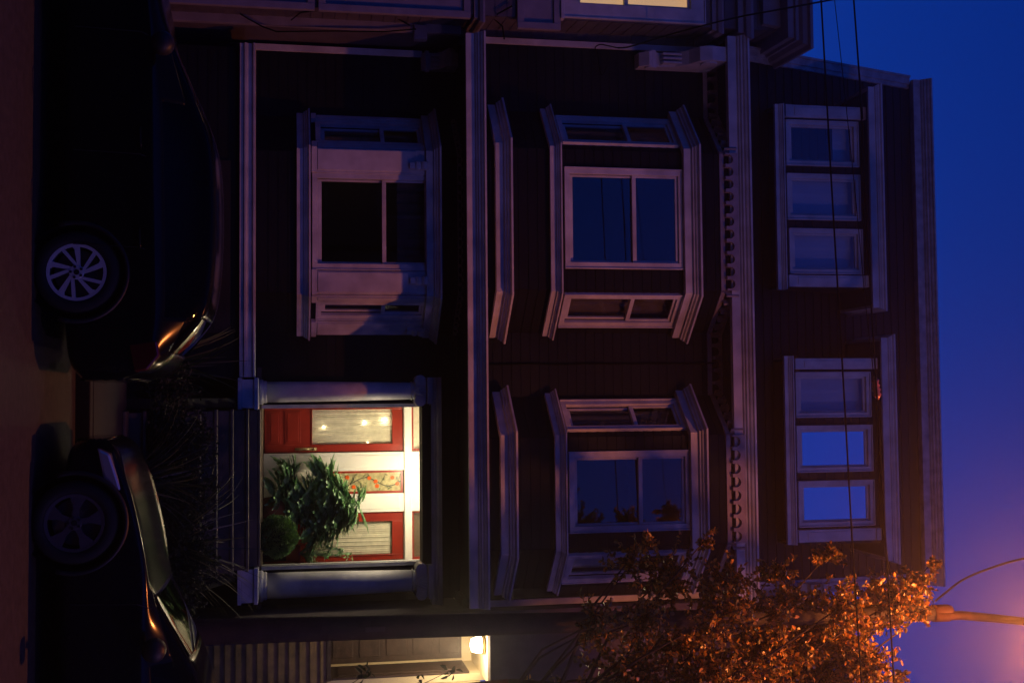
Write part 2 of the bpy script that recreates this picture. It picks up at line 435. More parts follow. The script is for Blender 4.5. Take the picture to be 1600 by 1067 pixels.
def scroll(T, s, z, o, parent, w=.10, h=.2, name='corbel'):
    m = MB()
    for dz, r in ((0, w * .55), (-h * .48, w * .42)):
        cx = Vector(T(s, o, z + dz)); ax = (Vector(T(s + 1, o, z)) - Vector(T(s, o, z)))
        m.tube([cx - ax * w * .5, cx + ax * w * .5], r, 14)
        m.tube([cx - ax * w * .58, cx + ax * w * .58], r * .45, 10)
    m.prism([(s - w * .4, z - h), (s + w * .4, z - h), (s + w * .45, z), (s - w * .45, z)], o - .05, o + .02, T=T)
    return m.build(name, 'trim', parent, smooth=False, bevel=.003)
for i, u0, u1, fr_ in ((1, 234, 271, 0), (1, 424, 460, 0), (2, .65, .99, 1), (0, .01, .14, 1), (0, .83, .99, 1), (2, .01, .14, 1)):
    T, a, b_, z1 = pil(bayC, i, u0, u1, fr_)
    if i == 0 or u0 == .01: continue
    scroll(T, (a + b_) / 2 if i == 2 else (b_ - .1 if u0 < 300 else a + .13), z1 - .04, .11, bc)
# rail boards beside the middle window
T, L = plane_T(bayC[1], bayC[2])

# ground storey wall left and right of the bay and around the porch
uo0, uo1 = 637, 880
xo0, xo1 = X(uo0, D1, 530), X(uo1, D1, 530)
zf, zo1 = Z(409, D1), Z(656, D1)
m = MB()
T, L = plane_T((xl1, D1), bayC[0]); m.siding(T, 0, L, 0, zc1a + .05); m.build('lower_wall', 'siding', house)
m = MB()
T, L = plane_T(bayC[3], (xr1, D1)); s0 = xo0 - bayC[3][0]; s1 = xo1 - bayC[3][0]
m.siding(T, 0, L, 0, zc1a + .05, [(s0, s1, 0.02, zo1)])
m.build('lower_wall', 'siding', house)

# side and back walls, roof slab, soffit, ceilings between storeys
for bx_ in ((xl2, xl2 + .12, D2 + .02, 26, zc1a, zc2a), (xr2 - .12, xr2, D2 + .02, 26, zc1a, zc2a), (xl1 + .02, xl1 + .12, D1 + .06, 25.7, 0, zc1a - .01), (xr1 - .12, xr1, D1 + .06, 25.7, 0, zc1a - .01)):
    m = MB(); m.box(*bx_); m.build('side_wall', 'siding', house)
m = MB(); m.box(xl2 + .13, xr2 - .13, 25.8, 26, 0, zc2a); m.build('back_wall', 'siding', house)
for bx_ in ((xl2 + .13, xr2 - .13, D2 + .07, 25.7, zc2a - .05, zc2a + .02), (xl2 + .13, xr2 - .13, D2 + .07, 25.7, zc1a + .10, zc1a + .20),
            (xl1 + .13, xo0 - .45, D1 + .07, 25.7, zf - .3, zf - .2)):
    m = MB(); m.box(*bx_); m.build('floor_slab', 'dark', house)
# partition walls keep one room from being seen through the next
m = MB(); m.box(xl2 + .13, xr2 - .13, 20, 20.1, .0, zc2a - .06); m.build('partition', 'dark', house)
# soffit band of the overhang and underside
m = MB(); m.box(xl2 + .002, xr2 - .002, D2 - .0, D1 + .3, zc1a + .055, zc1a + .095); m.build('soffit', 'siding', house)

# cornices (straight runs)
xa, xb = X(50, D2 - .7, 745), X(952, D2 - .7, 745)
cornice([(xa, D2), (xb, D2)], zc1a, zc1b, .66)['label'] = 'long straight pale cornice above the porch'
xa, xb = X(55, D2 - .7, 1160), X(943, D2 - .7, 1160)
cornice([(xa, D2), (xb, D2)], zc2a, zc2b, .66)['label'] = 'upper cornice below the attic storey'
# corner boards
m = MB(); m.box(xl2, xl2 + .085, D2 - .04, D2 + .05, zc1b, zc2a); m.build('corner_board', 'trim', house, bevel=.004)
m = MB(); m.box(xr2 - .085, xr2, D2 - .04, D2 + .05, zc1b, zc2a); m.build('corner_board', 'trim', house, bevel=.004)
m = MB(); m.box(xl1, xl1 + .09, D1 - .04, D1 + .05, zb1 - .01, Z(662, D1)); m.build('corner_board', 'trim', house, bevel=.004)
# water table: runs straight in front of the bay, ends at the porch pedestal
m = MB(); YW = YC - .05
YG = 15.80     # the garage storey stands forward, level with the bay
zb0, zb1 = Z(374, YG - .12), Z(399, YG - .12)
xw0, xw1 = X(68, YG - .1, 388), X(589, YG - .1, 388)
def wt(path, z0, z1, name='water_table'):
    h = z1 - z0
    prof = [(0, z0), (.10, z0), (.10, z0 + h * .26), (.13, z0 + h * .30), (.13, z0 + h * .42), (.10, z0 + h * .46), (.10, z0 + h * .80), (.14, z0 + h * .86), (.14, z1 - .01), (0, z1)]
    q = MB(); q.sweep(path, prof); return q.build(name, 'trim', house)
wt([(xw0, YG), (xw1, YG)], zb0, zb1)
T, L = plane_T((xw0 + .03, YG), (xw1 - .0, YG)); q = MB(); q.siding(T, 0, L, 0, zb0 + .05)
q.box(xw0 + .03, xw1, YG + .02, D1 - .01, zb1 - .05, zb1 - .01); q.box(xw0 + .03, xw0 + .09, YG + .02, D1, 0, zb1 - .06)
q.build('garage_wall', 'siding', house)
gd = MB(); gx0, gx1 = X(250, YG, 300), X(520, YG, 300)
gd.box(gx0, gx1, YG - .035, YG - .013, .16, zb0 - .12)
for k in range(1, 5): gd.box(gx0 + .02, gx1 - .02, YG - .045, YG - .0355, .16 + (zb0 - .28) / 5 * k, .17 + (zb0 - .28) / 5 * k)
gd.build('garage_door', 'attic', house)
# dado under the bay, flush below the water table
# brackets
def bracket(xc, Y, z0, z1, w, dep, material='trim'):
    m = MB(); h = z1 - z0
    pts = [(Y, z0), (Y - dep * .25, z0 + .02), (Y - dep * .42, z0 + h * .12), (Y - dep * .30, z0 + h * .26), (Y - dep * .38, z0 + h * .45),
           (Y - dep * .62, z0 + h * .58), (Y - dep * .92, z0 + h * .66), (Y - dep, z0 + h * .80), (Y - dep * .96, z1), (Y, z1)]
    m.prism(pts, xc - w / 2, xc + w / 2, 'x')
    m.tube([(xc - w * .62, Y - dep * .74, z0 + h * .80), (xc + w * .62, Y - dep * .74, z0 + h * .80)], h * .10, 14)
    m.tube([(xc - w * .62, Y - dep * .26, z0 + h * .16), (xc + w * .62, Y - dep * .26, z0 + h * .16)], h * .07, 14)
    for k in (-.3, 0, .3): m.box(xc + w * k - w * .07, xc + w * k + w * .07, Y - dep * .50, Y - dep * .2, z0 + h * .28, z0 + h * .52)
    return m.build('bracket', material, house, bevel=.004)
bracket(X(94, D1 - .2, 690), D1, Z(662, D1 - .2), zc1a + .04, .24, .34)['label'] = 'carved bracket at the left corner under the lower cornice'
bracket(X(90, D2 - .35, 1060), D2, Z(1004, D2 - .2), zc2a + .02, .20, .62)['label'] = 'long carved bracket at the left corner under the upper cornice'

# rectangular frieze under the lower soffit, following the bay
frieze(bayC, Z(716, YC), zc1a + .03, bc, period=.13, out=.05)
fz = MB(); T, L = plane_T(bayC[3], (xr1, D1)); fz.box(0, L, .0, .04, Z(716, D1 - .04), zc1a + .03, T); fz.build('frieze_board', 'siding', house)

# --- porch: columns, head trim, vestibule
def column(u0, u1, ub0, ub1, label):
    xc = (X(u0, D1 - .16, 520) + X(u1, D1 - .16, 520)) / 2; r = (X(u1, D1 - .16, 520) - X(u0, D1 - .16, 520)) / 2
    z0, z1 = Z(405, D1 - .16), Z(641, D1 - .16); zt = Z(672, D1 - .16)
    c = (xc, D1 - .14, 0)
    m = MB(); m.lathe([(r * 1.02, z0 + .10), (r * 1.03, z0 + .3), (r, z0 + (z1 - z0) * .45), (r * .86, z1)], c, 32)
    sh = m.build('porch_column', 'trim', house, smooth=True); sh['label'] = label
    m = MB(); m.lathe([(r * 1.22, z0), (r * 1.25, z0 + .03), (r * 1.2, z0 + .055), (r * 1.08, z0 + .065), (r * 1.13, z0 + .085), (r * 1.06, z0 + .105)], c, 32)
    m.build('column_base', 'trim', sh, smooth=True)
    pz0 = zb0 - .02
    x0, x1 = X(ub0, YG - .14, 390), X(ub1, YG - .14, 390)
    m = MB(); m.box(x0 + .02, x1 - .02, YG - .10, D1 + .1, pz0 + .051, z0 - .051); m.box(x0, x1, YG - .13, D1 + .1, z0 - .05, z0)
    m.box(x0, x1, YG - .13, D1 + .1, pz0, pz0 + .05)
    m.build('pedestal', 'trim', sh, bevel=.006)
    m = MB(); w = r * 1.25
    m.lathe([(r * .9, z1), (r * .98, z1 + .015), (r * .86, z1 + .03), (r * .92, zt - .06)], c, 24)
    for sx in (-1, 1):
        for rr, e in ((.078, 0), (.05, .012), (.022, .022)):
            m.tube([(xc + sx * w * .82, D1 - .14 - r - .0 - e, z1 + .125), (xc + sx * w * .82, D1 + .02, z1 + .125)], rr, 16)
    for k in range(5):
        a = (k - 2) * .30
        m.tube([(xc, D1 - .15 - r, z1 + .03), (xc + math.sin(a) * w * .4, D1 - .17 - r, z1 + .10), (xc + math.sin(a) * w * .8, D1 - .155 - r, z1 + .20)], [.014, .018, .008], 6)
    m.box(xc - w * 1.08, xc + w * 1.08, D1 - .20 - r, D1 + .02, zt - .06, zt)
    m.box(xc - w * .9, xc + w * .9, D1 - .13 - r, D1 + .02, z1 + .06, zt - .07)
    m.build('capital', 'trim', sh, bevel=.003)
    # pier behind the column: this is what frames the opening
    m = MB(); m.box(xc - r * 1.0, xc + r * 1.0, D1 - .05, D1 + .12, z0, zt); m.build('pier', 'siding', sh)
    return xc, r
cL = column(596, 627, 590, 640, 'left porch column with scrolled capital')
cR = column(892, 931, 888, 945, 'right porch column with scrolled capital')
m = MB(); z0, z1 = Z(674, D1 - .3), Z(689, D1 - .3)
m.sweep([(X(590, D1, 680), D1), (X(945, D1, 680), D1)], [(0, z0), (.22, z0), (.22, z0 + .04), (.25, z0 + .045), (.25, z0 + .07), (.30, z0 + .09), (.32, z1), (0, z1)])
m.build('porch_entablature', 'trim', house)
m = MB(); m.box(xo0 - .02, xo1 + .02, D1 - .20, D1 + .14, zo1, z0 - .003); m.build('porch_lintel', 'siding', house)
# thin door jamb lining the opening
for a in (xo0 - .05, xo1):
    m = MB(); m.box(a, a + .05, D1 - .045, D1 + .16, zf, zo1); m.build('porch_jamb', 'trim', house, bevel=.004)

YD = D1 + 1.35    # door wall
xv0, xv1 = X(588, YD, 500), X(925, YD, 500); zceil = Z(690, YD)
vest = MB()
vest.prism([(xv0 - .1, zf - .2), (xv0, zf - .2), (xv0, zceil), (xv1, zceil), (xv1, zf - .2), (xv1 + .1, zf - .2), (xv1 + .1, zceil + .1), (xv0 - .1, zceil + .1)], D1 + .121, YD + .1)
vest.build('vestibule_lining', 'doorwhite', house)
m = MB(); m.box(xo0 - .8, xo1 + .5, D1 + .07, D1 + .12, zo1 + .02, zceil + .1); m.build('porch_header', 'doorwhite', house)
m = MB(); m.box(xv0 - .1, xv1 + .1, D1 - .02, YD + .12, zf - .06, zf); m.build('porch_floor', 'step', house)

# door wall built from rails and posts, with real openings behind glass
def dx(u): return X(u, YD, 520)
def dz(v): return Z(v, YD, 700)
dT = lambda s_, o_, z_: (s_, YD - o_, z_)
frame = MB(dT)
ztr, zt0, zt1 = dz(630), dz(643), dz(672)
for u0, u1 in ((600, 628), (707, 736), (772, 801), (878, 905)):
    frame.box(dx(u0), dx(u1), -.06, .05, zf, zt1)
    frame.box(dx(u0) + .045, dx(u1) - .045, .05, .062, zf + .25, ztr - .06)
frame.box(dx(628), dx(707), -.06, .045, ztr, zt0); frame.box(dx(736), dx(772), -.06, .045, ztr, zt1); frame.box(dx(801), dx(878), -.06, .045, ztr, zt0)
frame.box(dx(600), dx(905), .05, .085, ztr + .01, zt0 - .015)      # transom ledge
frame.box(xv0, xv1, -.06, .05, zt1, zceil)
frame.box(xv0, dx(600), -.06, .045, zf, zt1); frame.box(dx(905), xv1, -.06, .045, zf, zt1)
frame.box(dx(736), dx(772), -.06, .04, zf, dz(440))                # panel under the sidelight
frame.box(dx(736) + .04, dx(772) - .04, .04, .055, zf + .12, dz(440) - .05)
frame.box(dx(736), dx(772), -.06, .04, dz(500), dz(512))
frame.build('door_surround', 'doorwhite', house, bevel=.005)

def door(u0, u1, g0, g1, gz0, gz1, label, handle):
    x0, x1 = dx(u0), dx(u1); a, b_ = dx(g0), dx(g1); za, zb = dz(gz0), dz(gz1)
    m = MB(dT); z0, z1 = zf + .012, ztr - .004
    m.box(x0 + .004, a, -.045, 0.0, z0, z1); m.box(b_, x1 - .004, -.045, 0.0, z0, z1)
    m.box(a, b_, -.045, -.002, z0, za); m.box(a, b_, -.045, -.002, zb, z1)
    # two raised panels in the lower half, framed
    for p0, p1 in ((dz(419), dz(439)), (dz(445), dz(470))):
        m.box(a + .02, b_ - .02, -.002, .012, p0, p1); m.box(a + .05, b_ - .05, .012, .022, p0 + .035, p1 - .035)
    m.box(a - .015, a, 0, .014, za - .015, zb + .015); m.box(b_, b_ + .015, 0, .014, za - .015, zb + .015)
    m.box(a, b_, 0, .012, za - .015, za); m.box(a, b_, 0, .012, zb, zb + .015)
    d = m.build('door', 'red', house, bevel=.004); d['label'] = label
    g = MB(dT); g.box(a, b_, -.026, -.02, za, zb); g.build('pane', 'glass_door', d)
    q = MB(dT); n = 44; prev = None
    rng = random.Random(int(u0))
    for i in range(n + 1):
        p = (a + (b_ - a) * i / n, -.060 - .004 * math.sin(i * .9 + 1.5 * math.sin(i * .23)) - .003 * math.sin(i * 2.3))
        if prev: q.add([(prev[0], prev[1], za - .03), (p[0], p[1], za - .03), (p[0], p[1], zb + .02), (prev[0], prev[1], zb + .02)], [(0, 1, 2, 3)])
        prev = p
    q.build('curtain', 'lace', d, smooth=True)
    if handle:
        h = MB(dT); hx = dx(handle); z = dz(478)
        h.box(hx - .022, hx + .022, 0, .008, z - .16, z + .16); h.tube([(hx, .0, z + .05), (hx, .05, z + .06), (hx, .055, z - .02), (hx, .045, z - .11), (hx, .0, z - .13)], .011, 8)
        h.lathe([(.02, 0), (.026, .03), (.028, .05), (.015, .06)], (0, 0, 0), 12, T=lambda s_, o_, z_: dT(hx + s_, z_, z + .12 + o_))
        h.build('handle', 'bronze', d, smooth=True)
    return d
door(629, 706, 640, 694, 488, 613, 'red door on the left with a lace curtained pane and brass handle', 701)
door(802, 877, 816, 868, 488, 612, 'red door on the right half hidden by the porch plants', None)
# transom lights over each door
for u0, u1, lab in ((628, 707, 'transom light over the left door'), (801, 878, 'transom light over the right door')):
    m = MB(dT); a, b_ = dx(u0), dx(u1)
    m.box(a, b_, -.04, .0, zt0, zt0 + .03); m.box(a, b_, -.04, .0, zt1 - .03, zt1); m.box(a, a + .03, -.04, .002, zt0 + .03, zt1 - .03); m.box(b_ - .04, b_, -.04, .002, zt0 + .03, zt1 - .03)
    f_ = m.build('transom', 'red', house); f_['label'] = lab
    g = MB(dT); g.box(a + .03, b_ - .04, -.03, -.024, zt0 + .03, zt1 - .03); g.build('pane', 'glass_door', f_)
    q = MB(dT); q.box(a + .0, b_, -.10, -.09, zt0 - .05, zt1); q.build('curtain', 'lace' if u0 < 700 else 'curtain', f_)
# stained glass sidelight: vine with round orange fruit
q = MB(dT); q.box(dx(736), dx(772), -.03, -.02, dz(440), dz(500)); q.build('side_panel', 'lace', house)
a, b_, za, zb = dx(736) + .005, dx(772) - .005, dz(513), dz(629)
m = MB(dT); t_ = .028
m.box(a, a + t_, -.03, .02, za, zb); m.box(b_ - t_, b_, -.03, .02, za, zb); m.box(a + t_, b_ - t_, -.03, .018, za, za + t_); m.box(a + t_, b_ - t_, -.03, .018, zb - t_, zb)
sg = m.build('stained_glass_panel', 'red', house)
M['sg_bg'] = mat('amber green art glass', (.42, .38, .20), .25, noise=.35, nscale=22, coat=.3)
M['sg_leaf'] = mat('green art glass', (.10, .14, .05), .3, noise=.3, nscale=20)
M['sg_fruit'] = mat('orange art glass', (.75, .12, .015), .25, noise=.2, nscale=20, coat=.3)
M['lead'] = mat('lead came', (.05, .045, .04), .5)
g = MB(dT); g.box(a + t_, b_ - t_, -.012, -.006, za + t_, zb - t_); g.build('pane', 'sg_bg', sg)
vine = MB(dT); leaf = MB(dT); fruit = MB(dT); H = zb - za - 2 * t_; Wd = b_ - a - 2 * t_
def vx(t): return (a + b_) / 2 + Wd * .24 * math.sin(t * 9.5)
pts = [(vx(k / 30), -.002, za + t_ + H * k / 30) for k in range(31)]; vine.tube(pts, .006, 6)
rng = random.Random(3)
for t, sx in ((.06, -1), (.16, 1), (.27, -1), (.38, 1), (.47, -1), (.60, 1), (.70, -1), (.80, 1), (.92, -1)):
    x0, z0 = vx(t), za + t_ + H * t; x1, z1 = (a + b_) / 2 + sx * Wd * .34, z0 + H * .07
    vine.tube([(x0, -.002, z0), ((x0 + x1) / 2, -.002, z0 + H * .05), (x1, -.002, z1)], .004, 5)
    for k in range(3):
        an = rng.uniform(0, 6.28); c = (x0 + (x1 - x0) * (.4 + .3 * k) + rng.uniform(-.02, .02), z0 + (z1 - z0) * (.4 + .3 * k) + rng.uniform(-.03, .03)); l = .032
        leaf.prism([(c[0] + l * math.cos(an), c[1] + l * math.sin(an)), (c[0] - l * .35 * math.sin(an), c[1] + l * .35 * math.cos(an)), (c[0] - l * math.cos(an), c[1] - l * math.sin(an)), (c[0] + l * .35 * math.sin(an), c[1] - l * .35 * math.cos(an))], -.005, 0)
for t, sx in ((.03, .2), (.24, -.9), (.33, .85), (.55, -.7), (.64, -.1), (.66, .75), (.88, -.7), (.95, .4)):
    c = ((a + b_) / 2 + sx * Wd * .30, za + t_ + H * t)
    fruit = MB(dT); fruit.prism([(c[0] + .03 * math.cos(k * math.pi / 6), c[1] + .03 * math.sin(k * math.pi / 6)) for k in range(12)], -.005, .004); fruit.build('fruit_glass', 'sg_fruit', sg)
vine.build('vine_lead', 'lead', sg); leaf.build('leaf_glass', 'sg_leaf', sg)

# porch light behind the lintel, and glowing dots standing for reflections in the door glass
pl = MB(); pc = (X(752, D1 + .27, 650), D1 + .27, zo1 + .24)
pl.tube([(pc[0], pc[1], pc[2] + .08), (pc[0], pc[1], zceil)], .012, 8)
pl.lathe([(.03, .09), (.12, .085), (.14, .05), (.12, .0), (.06, -.03), (.005, -.035)], pc, 20)
M['lampglass'] = emit('lit opal glass', (1, .80, .50), 9)
pl.build('porch_light', 'lampglass', house, smooth=True)
ld = bpy.data.lights.new('porch_lamp', 'POINT'); ld.energy = 78; ld.color = (1, .82, .56); ld.shadow_soft_size = .12
lo = bpy.data.objects.new('porch_lamp', ld); COL.objects.link(lo); lo.location = (pc[0], pc[1], pc[2] - .12); lo.parent = house
M['pane_glint'] = emit('glowing glint dots', (1, .80, .48), 30)
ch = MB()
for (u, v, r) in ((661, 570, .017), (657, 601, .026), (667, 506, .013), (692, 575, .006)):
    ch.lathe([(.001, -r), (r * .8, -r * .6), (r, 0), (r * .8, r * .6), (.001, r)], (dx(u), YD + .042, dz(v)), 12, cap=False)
ch.build('door_glint', 'pane_glint', house, smooth=True)

# weak warm fill light added in the ground storey room, with no fixture
ld = bpy.data.lights.new('room_fill', 'POINT'); ld.energy = 1.6; ld.color = (1, .62, .25); ld.shadow_soft_size = .1
lo = bpy.data.objects.new('room_fill', ld); COL.objects.link(lo); lo.location = (X(330, D1 + 2.6, 560) - 1.0, D1 + 2.6, Z(545, D1 + 2.6)); lo.parent = house
ch = MB(); cx, cy = lo.location.x + .1, D1 + 1.5; cz = zf - .2
for k in range(7): ch.box(cx - .30 + k * .1, cx - .27 + k * .1, cy, cy + .03, cz + .45, cz + 1.15)
ch.box(cx - .34, cx + .38, cy - .01, cy + .04, cz + 1.15, cz + 1.24); ch.box(cx - .34, cx + .38, cy - .45, cy + .04, cz + .42, cz + .47)
for a in (-.33, .34):
    for b_ in (-.43, .0): ch.box(cx + a, cx + a + .04, cy + b_, cy + b_ + .04, cz, cz + .42)
o = ch.build('chair', 'brown'); tag(o, 'slatted wooden chair dimly seen through the ground storey bay window', 'chair')

# --- front steps, falling to the pavement
n = 8; rise = (zf - .15) / n; tread = .27
m = MB(); xs0, xs1 = X(641, YG - .1, 380), X(887, YG - .1, 380)
m.box(xs0, xs1, YG - .04, D1 - .03, .1, zf - .04); m.box(xs0, xs1, YG - .04, D1 - .03, zf - .035, zf - .005)
for k in range(n):
    y1 = YG - .04 - tread * k; z1 = zf - rise * (k + 1)
    m.box(xs0, xs1, y1 - tread + .001, y1, .1, z1)                       # riser block
    m.box(xs0 - .02, xs1 + .02, y1 - tread - .03, y1 + .0 if k == 0 else y1 - .031, z1 + .001, z1 + .035)   # tread board with nosing
m.build('front_steps', 'step', house, bevel=.006)
m = MB()
for xx in (xs0 - .16, xs1 + .04):
    m = MB(); m.prism([(YG - .14, .1), (YG - .14, zb0 - .05), (YG - tread * n + .3, .40), (YG - tread * n + .3, .1)], xx, xx + .12, 'x')
    m.build('step_cheek', 'siding', house)

# ------------------------------------------------------------------ attic storey: leaning shingled face, two dormers, top cornice
YB0, YT = D2 - .1, 16.75
zt_0, zt_1 = Z(1427, YT), Z(1458, YT - .15)
za0 = zc2b + .01
xbl, xbr = X(82, YB0, 1215), X(922, YB0, 1215); xtl, xtr = X(128, YT, 1430), X(908, YT, 1440)
m = MB(); rows = 22
for k in range(rows):
    t0, t1 = k / rows, (k + 1) / rows
    def pt(t, side_, o): return ((xbl + (xtl - xbl) * t) if side_ == 0 else (xbr + (xtr - xbr) * t), YB0 + (YT - YB0) * t - o, za0 + (zt_0 - za0) * t)
    m.add([pt(t0, 0, .02), pt(t0, 1, .02), pt(t1, 1, 0), pt(t1, 0, 0), pt(t0, 0, 0), pt(t0, 1, 0)], [(0, 1, 2, 3), (4, 5, 1, 0)])
m.add([(xbl, YB0, za0), (xbl, 26, za0), (xtl, 25, zt_0), (xtl, YT, zt_0)], [(3, 2, 1, 0)])
m.add([(xbr, YB0, za0), (xbr, 26, za0), (xtr, 25, zt_0), (xtr, YT, zt_0)], [(0, 1, 2, 3)])
m.add([(xbl, 26, za0), (xbr, 26, za0), (xtr, 25, zt_0), (xtl, 25, zt_0)], [(0, 1, 2, 3)])
m.build('attic_wall', 'attic', house)
m = MB(); m.box(xtl, xtr, YT + .02, 25, zt_0, zt_0 + .25); m.build('roof', 'roofing', house)
# rake boards on the two leaning edges
for (b0, b1, sg_) in (((xbl, YB0, za0), (xtl, YT, zt_0), 1), ((xbr, YB0, za0), (xtr, YT, zt_0), -1)):
    v0, v1 = Vector(b0), Vector(b1)
    m = MB()
    for w0, w1, o0, o1 in ((-.03, .07, -.02, .09), (.07, .13, -.02, .06), (-.06, -.03, -.02, .12)):
        vs = []
        for p in (v0, v1):
            for q, o in ((w0, o0), (w1, o0), (w1, o1), (w0, o1)): vs.append((p.x + sg_ * q, p.y - o, p.z))
        m.add(vs, [(0, 1, 2, 3), (7, 6, 5, 4), (0, 4, 5, 1), (1, 5, 6, 2), (2, 6, 7, 3), (3, 7, 4, 0)])
    m.build('rake_board', 'trim_worn', house)
x0, x1 = X(122, YT - .3, 1440), X(917, YT - .3, 1450)
cornice([(x0, YT), (x1, YT)], zt_0, zt_1, .22, material='trim_worn')['label'] = 'weathered top cornice against the sky'
m = MB(); m.box(x0 + .05, x1 - .05, YT - .2, 25, zt_1 - .06, zt_1 - .02); m.build('roof_edge', 'roofing', house)

YDm = D2 - .30
def dormer(us0, us1, vs0, wins, pl0, pl1, hv0, hv1, hu0, hu1, label, dv):
    """flat-fronted dormer with three windows and a deep hood"""
    x0, x1 = X(us0 + 4, YDm, 1290), X(us1 - 2, YDm, 1290); z0, z1 = Z(vs0, YDm), Z(hv0, YDm - .2)
    holes = []
    T = lambda s_, o_, z_: (s_, YDm - o_, z_)
    for (a, b_, c, d, mt, gl) in wins:
        holes.append((X(a, YDm, (c + d) / 2) + .04, X(b_, YDm, (c + d) / 2) - .04, Z(c, YDm) + .04, Z(d, YDm) - .04))
    m = MB(); m.siding(T, x0, x1, z0, z1, holes)
    m.box(x0, x0 + .03, YDm + .012, YT, z0, z1); m.box(x1 - .03, x1, YDm + .012, YT, z0, z1)
    m.box(x0 + .03, x1 - .03, YDm + 1.0, YDm + 1.03, z0, z1)
    w = m.build('dormer', 'attic', house); w['label'] = label
    for (a, b_, c, d, mt, gl) in wins:
        window(w, T, X(a, YDm, (c + d) / 2), X(b_, YDm, (c + d) / 2), Z(c, YDm), Z(d, YDm), casing=.05, sash=.05, cover=mt, gl=gl, plain=True)
    for (a, b_) in (pl0, pl1):
        q = MB(T); xa_, xb_ = X(a, YDm, 1290), X(b_, YDm, 1290); za_, zb_ = Z(vs0 + 11, YDm), Z(1357 + dv, YDm)
        q.box(xa_, xb_, -.0, .07, za_, zb_); q.box(xa_ - .0, xb_ + .0, .07, .09, za_, za_ + .09); q.box(xa_, xb_, .07, .10, zb_ - .07, zb_)
        q.box(xa_ + .03, xb_ - .03, .07, .08, za_ + .14, zb_ - .12)
        q.build('pilaster', 'trim', w, bevel=.004)
    moulding([(X(us0, YDm - .1, 1225), YDm), (X(us1, YDm - .1, 1225), YDm)], Z(vs0, YDm - .1), Z(vs0 + 12, YDm - .1), .12, 'sill_moulding', w)
    # hood
    Yh = YDm - .24; ha, hb = Z(hv0, Yh), Z(hv1, Yh)
    hx0, hx1 = X(hu0, Yh, 1380), X(hu1, Yh, 1380)
    moulding([(hx0, YT - .35), (hx0, Yh + .08), (hx1, Yh + .08), (hx1, YT - .35)], ha, hb, .09, 'hood_moulding', w)
    q = MB(); q.box(hx0 + .005, hx1 - .005, Yh + .085, YT, ha + .02, hb - .02); q.build('hood', 'roofing', w)
bl = ('blind', 0, 1)
dormer(162, 452, 1220, [(192, 259, 1233, 1345, ('blind', .74, 1), 'glass'), (275, 343, 1233, 1346, bl, 'glass'), (360, 427, 1235, 1348, bl, 'glass')],
       (168, 187), (431, 449), 1368, 1388, 140, 476, 'left attic dormer with three windows', 0)
dormer(556, 852, 1227, [(583, 650, 1240, 1355, bl, 'glass'), (666, 735, 1240, 1356, None, 'glass_sky'), (752, 820, 1241, 1357, None, 'glass_sky')],
       (560, 577), (826, 845), 1379, 1399, 532, 872, 'right attic dormer with two panes reflecting the sky', 8)

# cable clipped down the wall between the two bays
m = MB(); xc = X(568, D2 - .04, 950); pts = [(xc + .006 * math.sin(k * 1.7), D2 - .03, zc1b + .02 + (zc2a - zc1b - .05) * k / 14) for k in range(15)]
m.tube(pts, .012, 6); m.build('wall_cable', 'wire', house)
reparent_at(house, ((xl1 + xr1) / 2, D1, 0))

# ------------------------------------------------------------------ left neighbour (only its right edge is in view)
ln = empty('neighbour_house'); tag(ln, 'taupe bay fronted house at the left edge with one warm lit upper window', 'house')
YN, YNb = D2 + .05, 15.05
nx = X(54, YN, 700); nb = [(-8.2, YNb), (X(27, YNb, 800), YNb), (X(47, YN, 800), YN)]
def nsid(segs, z0, z1, name, holes={}):
    m = MB()
    for i, (p, q) in enumerate(segs): T, L = plane_T(p, q); m.siding(T, 0, L, z0, z1, holes.get(i, ()), h=.16)
    return m.build(name, 'nwall', ln)
zn2 = Z(1242, YN)
zla, zlb = Z(886, YNb), Z(1108, YNb); nwx0, nwx1 = X(-110, YNb, 1000), X(33, YNb, 1000)
nsid([(nb[0], nb[1]), (nb[1], nb[2]), (nb[2], (nx, YN))], 0, zn2, 'wall', {0: [(nwx0 + 8.2 + .05, nwx1 + 8.2 - .05, zla + .05, zlb - .05)]})
T, L = plane_T(nb[0], nb[1])
wf = window(ln, T, nwx0 + 8.2, nwx1 + 8.2, zla, zlb, Z(985, YNb), casing=.19, cover=None, sill=True)
M['lit_blind'] = emit('lit linen blind', (1.0, .58, .25), .7)
q = MB(); q.box(nwx0 + .03, nwx1 - .03, YNb + .16, YNb + .17, zla + .04, zlb - .04); q.build('lit_blind', 'lit_blind', ln)
m = MB(); m.box(nx - .06, nx, YN, 25, 0, zn2); m.build('side_wall', 'nwall', ln)
m = MB(); m.box(-8.2, nx - .07, YN + 2.0, YN + 2.1, 0, zn2); m.box(-8.2, nx - .07, YNb + .1, 25, zn2 - .08, zn2 - .02); m.build('inner_wall', 'dark', ln)
